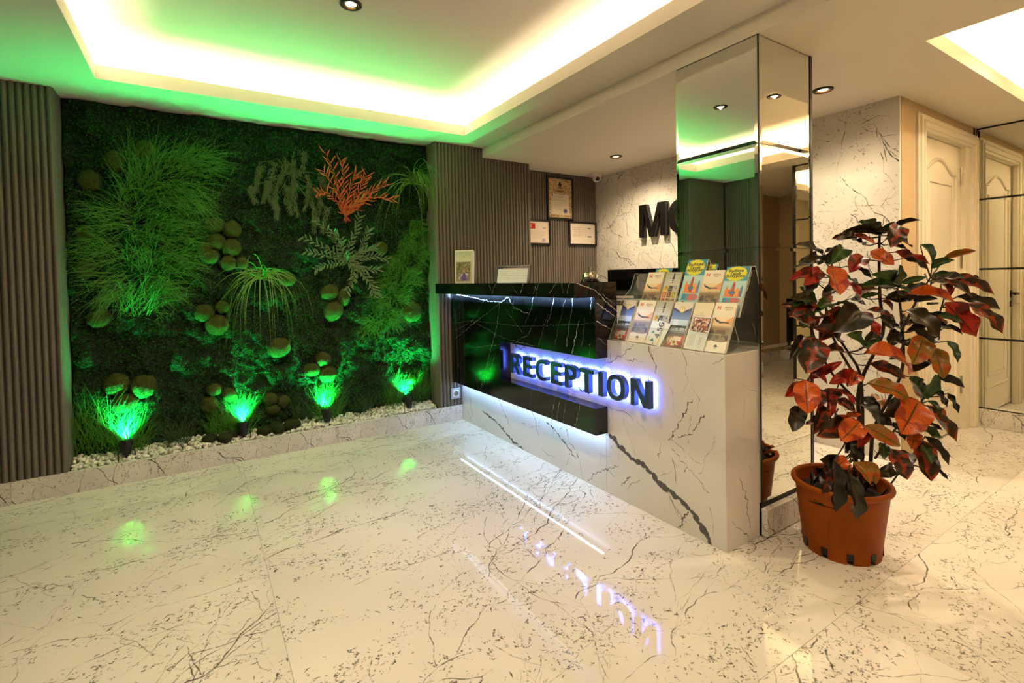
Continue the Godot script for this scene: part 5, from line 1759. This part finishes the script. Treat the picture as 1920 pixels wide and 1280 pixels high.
func wall_things() -> void:
	var im := picture(256, 360, Color(0.55, 0.42, 0.26))
	var n := noise(71, 0.045, 3, 40.0)
	for yy in 360:
		for xx in 256:
			var v := absf(n.get_noise_2d(xx, yy))
			im.set_pixel(xx, yy, Color(0.42, 0.25, 0.13).lerp(Color(0.85, 0.76, 0.58), smoothstep(0.02, 0.28, v)))
	grad(im, 0.06, 0.36, Color(0.72, 0.62, 0.46), Color(0.66, 0.55, 0.38), 0.3, 0.7)
	poly(im, [[0.5, 0.07], [0.58, 0.17], [0.42, 0.17]], Color(0.12, 0.09, 0.07))
	poly(im, [[0.44, 0.175], [0.56, 0.175], [0.53, 0.21], [0.47, 0.21]], Color(0.12, 0.09, 0.07))
	fill(im, 0.40, 0.225, 0.2, 0.02, Color(0.25, 0.17, 0.12))
	fill(im, 0.32, 0.305, 0.36, 0.02, Color(0.50, 0.18, 0.12))
	fill(im, 0.40, 0.335, 0.2, 0.014, Color(0.3, 0.2, 0.14))
	fill(im, 0.13, 0.40, 0.76, 0.52, Color(0.82, 0.78, 0.68))
	lines_of_text(im, 0.18, 0.44, 0.6, 4, 0.035, Color(0.45, 0.40, 0.34), 2)
	lines_of_text(im, 0.18, 0.62, 0.66, 5, 0.04, Color(0.55, 0.50, 0.44), 3)
	fill(im, 0.15, 0.41, 0.05, 0.04, Color(0.2, 0.2, 0.2))
	disc(im, 0.72, 0.82, 0.09, Color(0.52, 0.52, 0.68))
	disc(im, 0.72, 0.82, 0.05, Color(0.25, 0.27, 0.48))
	frame_thing("tall framed certificate with a brown marbled border, highest of three beside the marble wall", 1.235, 1.757, 0.335, 0.425, im)
	var i2 := picture(200, 180, Color(0.86, 0.80, 0.74))
	fill(i2, 0.0, 0.10, 0.32, 0.26, Color(0.72, 0.10, 0.10))
	disc(i2, 0.14, 0.23, 0.06, Color(0.9, 0.86, 0.82))
	disc(i2, 0.16, 0.23, 0.045, Color(0.72, 0.10, 0.10))
	disc(i2, 0.78, 0.26, 0.07, Color(0.35, 0.36, 0.45))
	disc(i2, 0.78, 0.235, 0.065, Color(0.86, 0.80, 0.74))
	lines_of_text(i2, 0.12, 0.46, 0.75, 6, 0.065, Color(0.50, 0.46, 0.44), 6)
	disc(i2, 0.74, 0.86, 0.08, Color(0.66, 0.62, 0.72))
	frame_thing("small framed certificate with a red emblem, lower left of three, partly behind the pilaster", 0.965, 1.500, 0.275, 0.248, i2)
	var i3 := picture(220, 150, Color(0.88, 0.83, 0.78))
	fill(i3, 0.06, 0.08, 0.88, 0.008, Color(0.4, 0.38, 0.36))
	for k in 5: fill(i3, 0.12, 0.20 + 0.10 * k, 0.76, 0.008, Color(0.5, 0.46, 0.44))
	lines_of_text(i3, 0.14, 0.23, 0.4, 5, 0.10, Color(0.5, 0.47, 0.45), 7)
	fill(i3, 0.70, 0.22, 0.14, 0.04, Color(0.25, 0.24, 0.24))
	fill(i3, 0.70, 0.62, 0.16, 0.04, Color(0.25, 0.24, 0.24))
	for k in 3: fill(i3, 0.12 + 0.25 * k, 0.20, 0.005, 0.5, Color(0.55, 0.5, 0.48))
	frame_thing("wide framed certificate with a printed table, lower right of three beside the marble wall", 1.522, 1.502, 0.372, 0.246, i3)
	# letters on the marble wall
	var o := thing("wall_letters", "big black raised letters MO on the marble wall behind the desk", "sign", Vector3(XW, 1.535, 0.0))
	var spec := [["M", 0.432, 0.742], ["O", 0.775, 1.075]]
	for s in spec:
		var tm := text(s[0], 0.4, 0.045, true)
		var ab := tm.get_aabb()
		var w: float = s[2] - s[1]
		var b := Basis(Vector3(0, 0, 1), Vector3(0, 1, 0), Vector3(-1, 0, 0)).scaled_local(Vector3(w / ab.size.x, 0.305 / ab.size.y, 1))
		var m := mi("letter", tm, M.black, o)
		m.transform = Transform3D(b, Vector3(-0.0235, 0.1525, (s[1] + s[2]) / 2.0) - b * (ab.get_center() * Vector3(1, 1, 0)))
	# socket
	var k := thing("wall_socket", "square white power socket low on the fluted pilaster beside the desk base", "socket", Vector3(-0.066, 0.229, -0.002))
	var fr := new_st()
	bx(fr, Vector3(-0.043, -0.045, 0), Vector3(0.043, 0.045, 0.012), 0.004)
	sm("frame", fr, std(Color(0.62, 0.63, 0.66), 0.35), k)
	box_obj("insert", Vector3(-0.026, -0.028, 0.008), Vector3(0.026, 0.028, 0.016), M.white_plastic, k, 0.002)
	var well := new_st()
	lathe(well, [Vector2(0.0, 0.0), Vector2(0.019, 0.0), Vector2(0.0205, 0.0015), Vector2(0.0205, -0.001)], 28)
	var wl := sm("well", well, std(Color(0.45, 0.44, 0.42), 0.5), k)
	wl.rotation.x = PI / 2.0
	wl.position.z = 0.0165
	for s in [-1.0, 1.0]:
		var h := new_st()
		lathe(h, [Vector2(0.0, 0.001), Vector2(0.003, 0.001), Vector2(0.003, -0.001)], 12)
		var ho := sm("pin_hole", h, M.black, k)
		ho.rotation.x = PI / 2.0
		ho.position = Vector3(s * 0.0095, 0, 0.0175)
	# dome camera
	var c := thing("dome_camera", "small white dome security camera under the soffit in the corner by the marble wall", "security camera", Vector3(1.57, H2, -0.03))
	var ba := new_st()
	lathe(ba, [Vector2(0.0, 0.0), Vector2(0.052, 0.0), Vector2(0.052, -0.012), Vector2(0.047, -0.030), Vector2(0.040, -0.038), Vector2(0.0, -0.038)], 32)
	sm("base", ba, M.white_plastic, c)
	var hd := new_st()
	var nz := noise(1, 0.5, 1)
	blob(hd, Vector3(-0.006, -0.052, 0.010), Vector3(0.040, 0.040, 0.040), nz, 0.0, Vector3.ZERO, 16, 22)
	sm("head", hd, M.white_plastic, c)
	var lens := new_st()
	lathe(lens, [Vector2(0.0, 0.008), Vector2(0.012, 0.0075), Vector2(0.019, 0.004), Vector2(0.021, -0.003)], 24)
	var le := sm("lens", lens, M.black_gloss, c)
	le.position = Vector3(-0.019, -0.065, 0.043)
	le.basis = Basis(Quaternion(Vector3(0, 1, 0), Vector3(-0.35, -0.35, 0.87).normalized()))

# ------------------------------------------------------------------ potted croton

func leaf_mesh(arch: float, fold: float, wave: float, twist: float) -> ArrayMesh:
	# unit leaf from (0,0,0) to (0,1,0), width 1, bowed out of its plane, folded along the midrib, with a wavy edge
	var rows := 12
	var cols := 6
	var P := []
	for i in rows + 1:
		var t := i / float(rows)
		var w := 0.5 * pow(sin(PI * pow(t, 0.82)), 0.68)
		if i == 0: w = 0.03
		if i == rows: w = 0.004
		var row := []
		for k in cols + 1:
			var s := k / float(cols) * 2.0 - 1.0
			var z := arch * 4.0 * t * (1.0 - t) + fold * absf(s) * w * 2.0 + wave * sin(t * 13.0 + s * 1.5) * absf(s) * w + twist * s * w * (t - 0.4)
			row.append(Vector3(s * w, t, z))
		P.append(row)
	var st := new_st()
	for i in rows:
		for k in cols:
			var p := [P[i][k], P[i][k + 1], P[i + 1][k + 1], P[i + 1][k]]
			var uv := []
			for q in [[i, k], [i, k + 1], [i + 1, k + 1], [i + 1, k]]: uv.append(Vector2(q[1] / float(cols), q[0] / float(rows)))
			var n := []
			for q in [[i, k], [i, k + 1], [i + 1, k + 1], [i + 1, k]]:
				var du: Vector3 = P[q[0]][mini(q[1] + 1, cols)] - P[q[0]][maxi(q[1] - 1, 0)]
				var dv: Vector3 = P[mini(q[0] + 1, rows)][q[1]] - P[maxi(q[0] - 1, 0)][q[1]]
				var m := du.cross(dv)
				if m.length() < 1e-8: m = Vector3(0, 0, 1)
				n.append(m.normalized())
			smooth_quad(st, p, n, uv)
	return st.commit()

func croton() -> void:
	var o := thing("potted_croton", "tall potted croton with orange, red and dark green leaves beside the mirrored pillar", "potted plant", Vector3(0.435, 0.0, 2.70))
	# pot: tapered wall, rolled rim, notched foot
	var st := new_st()
	lathe(st, [Vector2(0.0, 0.020), Vector2(0.141, 0.020), Vector2(0.1425, 0.016), Vector2(0.146, 0.060), Vector2(0.170, 0.268), Vector2(0.176, 0.270), Vector2(0.183, 0.276), Vector2(0.186, 0.284), Vector2(0.184, 0.292), Vector2(0.178, 0.297), Vector2(0.171, 0.295), Vector2(0.167, 0.288), Vector2(0.165, 0.270), Vector2(0.160, 0.225)], 64)
	var feet := 10
	for k in feet:
		# foot segments with gaps between them
		var a0 := TAU * (k + 0.12) / feet
		var a1 := TAU * (k + 0.88) / feet
		for q in 5:
			var b0 := lerpf(a0, a1, q / 5.0)
			var b1 := lerpf(a0, a1, (q + 1) / 5.0)
			for r in [[0.141, 0.1425, 1.0], [0.134, 0.134, -1.0]]:
				var p := [Vector3(cos(b0) * r[0], 0, sin(b0) * r[0]), Vector3(cos(b1) * r[0], 0, sin(b1) * r[0]), Vector3(cos(b1) * r[1], 0.0205, sin(b1) * r[1]), Vector3(cos(b0) * r[1], 0.0205, sin(b0) * r[1])]
				var n := [Vector3(cos(b0), 0, sin(b0)) * r[2], Vector3(cos(b1), 0, sin(b1)) * r[2], Vector3(cos(b1), 0, sin(b1)) * r[2], Vector3(cos(b0), 0, sin(b0)) * r[2]]
				smooth_quad(st, p, n)
			quad(st, Vector3(cos(b0) * 0.134, 0.0, sin(b0) * 0.134), Vector3(cos(b1) * 0.134, 0.0, sin(b1) * 0.134), Vector3(cos(b1) * 0.141, 0.0, sin(b1) * 0.141), Vector3(cos(b0) * 0.141, 0.0, sin(b0) * 0.141), Vector3(0, -1, 0))
	var pot := sm("pot", st, M.pot, o)
	# dark drain slots just above the foot, at every other gap
	for k in feet:
		var a := TAU * k / feet
		var so := box_obj("drain_slot", Vector3(-0.012, 0.018, 0.140), Vector3(0.012, 0.046, 0.1462), M.black, pot)
		so.rotation.y = PI / 2.0 - a
	var lb := box_obj("sticker", Vector3(-0.017, 0.110, 0.1530), Vector3(0.017, 0.165, 0.1595), M.white_plastic, pot, 0.0005)
	lb.rotation.y = atan2(0.80, 0.60)
	lb.set_meta("label", "small white sticker on the right side of the pot")
	var so2 := new_st()
	blob(so2, Vector3(0, 0.228, 0), Vector3(0.160, 0.030, 0.160), noise(9, 1.0, 3), 0.16, Vector3(1, 1, 1), 20, 40)
	sm("soil", so2, M.soil, o)
	# stems
	var stems := [[[45, 277, 28], [64, 516, 41], [69, 698, 44], [151, 911, 96], [142, 1058, 90], [139, 1260, 88], [142, 1349, 91]], [[79, 307, 74], [99, 521, 86], [193, 744, 147], [194, 968, 147], [179, 1102, 137]], [[28, 305, 65], [29, 707, 66], [-17, 842, 36], [-110, 999, -22], [-138, 1055, -40]], [[17, 621, 70], [-84, 756, 6], [-140, 890, -29], [-158, 979, -41]], [[46, 744, 29], [-48, 972, -31], [-28, 1197, -18], [-47, 1242, -30]], [[181, 924, 151], [238, 1056, 187], [284, 1144, 216]], [[29, 409, 113], [121, 560, 171], [203, 656, 224]], [[-13, 403, 63], [-96, 560, 10], [-179, 738, -42]], [[175, 879, 135], [288, 876, 206], [344, 1053, 242]], [[82, 240, 111], [157, 350, 159], [213, 438, 194]]]
	var sp := []
	var widths := [0.010, 0.009, 0.008, 0.006, 0.006, 0.006, 0.005, 0.006, 0.006, 0.005]
	for i in stems.size():
		var pts := []
		for p in stems[i]: pts.append(Vector3(p[0], p[1], p[2]) / 1000.0)
		if pts[0].y < 0.35: pts.push_front(pts[0] * Vector3(0.7, 0, 0.6) + Vector3(0, 0.22, 0))
		var fine := []
		for k in pts.size() - 1:
			for q in 4:
				var a: Vector3 = pts[maxi(k - 1, 0)]
				var d: Vector3 = pts[mini(k + 2, pts.size() - 1)]
				fine.append(pts[k].cubic_interpolate(pts[k + 1], a, d, q / 4.0))
		fine.append(pts[-1])
		var rad := []
		for k in fine.size(): rad.append(widths[i] * lerpf(1.0, 0.45, k / float(fine.size() - 1)))
		var s := new_st()
		tube(s, fine, rad, 8)
		sm("stem", s, M.stem, o)
		sp.append_array(fine)
	# leaves: base, tip (mm from the foot of the plant), width in percent of length, look
	var L := [
	173,1335,86,31,1380,55,35,0, 193,1336,79,180,1380,130,40,0, 231,1348,103,273,1382,189,14,1, 186,1323,74,-5,1344,12,16,1, 202,1366,135,113,1269,138,50,4, 106,1321,44,-62,1312,-4,16,4, 77,1286,55,-74,1305,19,35,1, 38,1321,41,54,1280,110,35,2,
	155,1284,115,160,1261,178,30,1, 171,1303,95,186,1296,164,20,4, 51,1256,90,75,1197,164,55,2, 54,1201,10,79,1144,86,25,1, 77,1238,55,-29,1170,47,50,3, 235,1255,105,305,1197,209,15,3, 244,1227,131,276,1174,211,20,1, 308,1283,172,289,1200,219,35,0,
	306,1180,211,327,1212,283,42,0, 415,1224,220,467,1250,312,12,5, 129,1109,139,-43,1115,89,20,0, 113,1107,149,74,1199,183,55,0, 109,1115,146,-24,1162,121,35,0, 139,1123,165,163,1147,240,30,0, 79,1112,168,67,1084,219,45,0, -62,1224,-22,-214,1217,-60,30,1,
	-65,1211,-25,-87,1275,21,45,1, -42,1270,30,-149,1203,22,42,0, -122,1189,-21,-232,1124,-31,42,3, -102,1142,-48,-195,1074,-48,35,1, -123,1201,19,-146,1083,64,66,2, -33,1158,16,-23,1121,82,30,0, 8,1131,22,-1,1078,75,50,3, -36,1254,-47,-15,1274,26,20,1,
	-134,1067,-48,-265,996,-72,45,4, -160,1068,-45,-271,1041,-56,30,0, -24,1060,-19,-130,1061,-27,25,2, -61,1039,-2,-182,1008,-20,36,0, -55,1035,2,-49,1047,65,26,0, 15,1061,26,20,1035,89,30,1, -17,1023,16,-155,895,-12,40,4, 17,1012,68,-132,931,32,62,1,
	32,1009,57,47,908,126,36,3, 15,962,-14,-69,985,-8,40,3, 71,1014,72,103,982,152,30,4, 50,1067,58,58,1083,123,30,0, 111,1079,188,215,1043,313,22,2, 100,1015,191,153,907,284,62,1, 317,1158,218,356,1147,302,12,0, 278,1141,233,341,1059,333,30,4,
	339,1138,252,439,1067,375,30,4, 379,1059,268,471,1007,385,26,1, 310,1039,254,354,902,341,58,3, 360,1035,306,419,915,403,34,4, 466,1146,272,459,1135,327,30,4, 263,990,244,285,961,318,45,0, 339,1114,232,305,1062,270,50,3, 325,931,243,330,909,306,40,1,
	339,880,252,312,795,294,35,0, 195,904,221,95,802,217,56,5, 231,861,244,199,742,283,46,5, 289,728,240,315,696,316,40,1, -68,850,114,22,799,231,52,2, -10,802,111,53,749,210,36,4, -38,728,113,44,676,225,42,5, -30,870,99,-144,928,85,46,0,
	-24,870,102,-32,909,157,36,0, -172,908,-12,-260,775,-9,62,4, -179,912,-57,-283,823,-63,34,1, -146,735,-56,-82,811,44,16,3, -228,743,-28,-275,619,2,64,2, -195,712,-67,-299,676,-73,42,3, -155,752,-41,-152,721,19,42,3, -140,704,-32,-183,626,0,55,4,
	-233,632,-51,-307,544,-39,52,1, -115,625,-16,-201,519,-12,34,4, -82,662,-15,-137,572,9,34,3, -68,693,14,-57,634,80,24,3, -49,644,5,-38,601,72,50,4, -55,572,62,-227,525,12,40,4, -35,575,34,-36,597,93,40,2, -64,573,97,-184,515,80,60,2,
	-33,550,86,-100,477,103,52,3, -65,563,116,-7,495,213,42,5, 93,663,237,-27,549,220,68,2, 135,653,183,-3,605,155,58,1, 153,669,235,41,756,223,45,0, 153,675,235,130,770,280,50,0, 171,649,236,158,600,287,32,0, 161,635,240,199,501,323,40,4,
	216,552,215,219,531,275,30,1, 150,527,203,81,467,218,52,2, 216,493,215,239,387,288,30,1, 133,501,222,115,349,270,46,4, 126,483,238,97,422,278,42,0, 39,463,162,37,357,220,56,4, 32,480,138,-23,434,162,50,0, -56,470,62,-68,421,113,46,1,
	-122,426,101,-126,357,157,50,5, -74,425,121,-97,352,165,50,5, -127,430,77,-224,413,75,50,2, 278,352,233,259,324,281,26,1, 276,685,232,255,618,278,30,1, 340,662,253,317,587,297,15,1, 2,749,38,-67,707,54,50,2, 140,997,106,110,932,146,50,1,
	150,923,72,48,861,66,40,1, 205,924,126,116,861,129,45,1, 243,924,171,254,860,237,50,1, 287,853,199,182,759,191,46,1, 169,891,124,182,862,191,45,1, 66,647,58,66,590,118,50,1, 75,581,85,89,543,153,50,1, 149,544,131,132,482,180,50,1,
	165,718,81,150,649,131,40,1, 228,731,162,225,672,219,45,1, 324,797,202,319,727,258,45,1, 124,505,96,109,460,145,40,1, 187,418,175,83,352,169,45,1, 262,977,193,286,996,268,30,1, 243,1046,171,268,1056,246,30,1, 155,975,55,53,929,49,40,1,
	-3,1105,-5,-116,1074,-18,40,1, 145,1048,89,130,1007,138,40,4, 12,465,64,-95,442,56,40,1, -99,402,34,-217,431,19,45,1, -96,400,56,-214,379,40,50,1, 108,373,146,-8,353,131,40,1, -267,462,91,-267,264,97,28,1, -231,418,126,-211,239,144,28,1,
	-267,421,79,-300,322,64,28,4]
	var shapes := [leaf_mesh(0.05, 0.16, 0.10, 0.1), leaf_mesh(0.10, 0.10, 0.14, -0.2), leaf_mesh(0.14, 0.22, 0.08, 0.25), leaf_mesh(0.02, 0.12, 0.18, 0.0), leaf_mesh(-0.03, 0.18, 0.12, -0.15)]
	var r := RandomNumberGenerator.new()
	r.seed = 19
	var pet := new_st()
	for i in range(0, L.size() - 7, 8):
		var a := Vector3(L[i], L[i + 1], L[i + 2]) / 1000.0
		var b := Vector3(L[i + 3], L[i + 4], L[i + 5]) / 1000.0
		var d := b - a
		var ln := d.length()
		var want := Vector3(-0.50 + r.randf_range(-0.35, 0.35), 0.55 + r.randf_range(-0.3, 0.3), 0.70 + r.randf_range(-0.3, 0.3))
		var y := d / ln
		var z := (want - y * want.dot(y)).normalized()
		var x := y.cross(z)
		var w: float = maxf(L[i + 6], 24.0) / 100.0 * ln * 1.12
		var m := mi("leaf", shapes[r.randi() % 5], M.leaf[int(L[i + 7])], o)
		m.transform = Transform3D(Basis(x * w, y * ln, z * ln), a)
		# leaf stalk to the nearest stem
		var best: Vector3 = sp[0]
		for q in sp:
			if (q - a).length() + maxf(0.0, q.y - a.y) * 0.5 < (best - a).length() + maxf(0.0, best.y - a.y) * 0.5: best = q
		if a.y > 0.30: tube(pet, [best, best.lerp(a, 0.55) - Vector3(0, 0.006, 0), a + y * ln * 0.03], [0.0032, 0.0026, 0.0020], 5, false)
	# more leaves round the upper stems, drooping outward
	for k in 56:
		var q: Vector3 = sp[r.randi() % sp.size()]
		if q.y < 0.52: continue
		var out := Vector3(q.x - 0.05, 0, q.z - 0.06)
		var y := (out.normalized() * 0.6 + Vector3(r.randf_range(-1, 1), r.randf_range(-0.7, 0.5), r.randf_range(-1, 1))).normalized()
		var want := Vector3(r.randf_range(-0.8, 0.3), r.randf_range(0.3, 1.0), r.randf_range(0.0, 1.0))
		var z := (want - y * want.dot(y)).normalized()
		var ln := r.randf_range(0.10, 0.155)
		var m := mi("leaf", shapes[r.randi() % 5], M.leaf[[0, 1, 1, 4, 1, 5, 3, 2, 0, 4][r.randi() % 10]], o)
		var a := q + y * 0.02
		m.transform = Transform3D(Basis(y.cross(z) * ln * 0.42, y * ln, z * ln), a)
		tube(pet, [q, a + y * 0.004], [0.0028, 0.0018], 5, false)
	sm("leaf_stalks", pet, M.stem, o)
	# dry leaves lying on the soil
	for k in 12:
		var a := Vector3(r.randf_range(-0.11, 0.11), r.randf_range(0.252, 0.285), r.randf_range(-0.11, 0.11))
		var y := Vector3(r.randf_range(-1, 1), r.randf_range(-0.1, 0.45), r.randf_range(-1, 1)).normalized()
		var z := (Vector3(0, 1, 0) - y * y.y).normalized()
		var m := mi("dry_leaf", shapes[2 if k % 2 == 0 else 1], M.leaf[1], o)
		var ln := r.randf_range(0.06, 0.09)
		m.transform = Transform3D(Basis(y.cross(z) * ln * 0.5, y * ln, z * ln * 1.6), a)
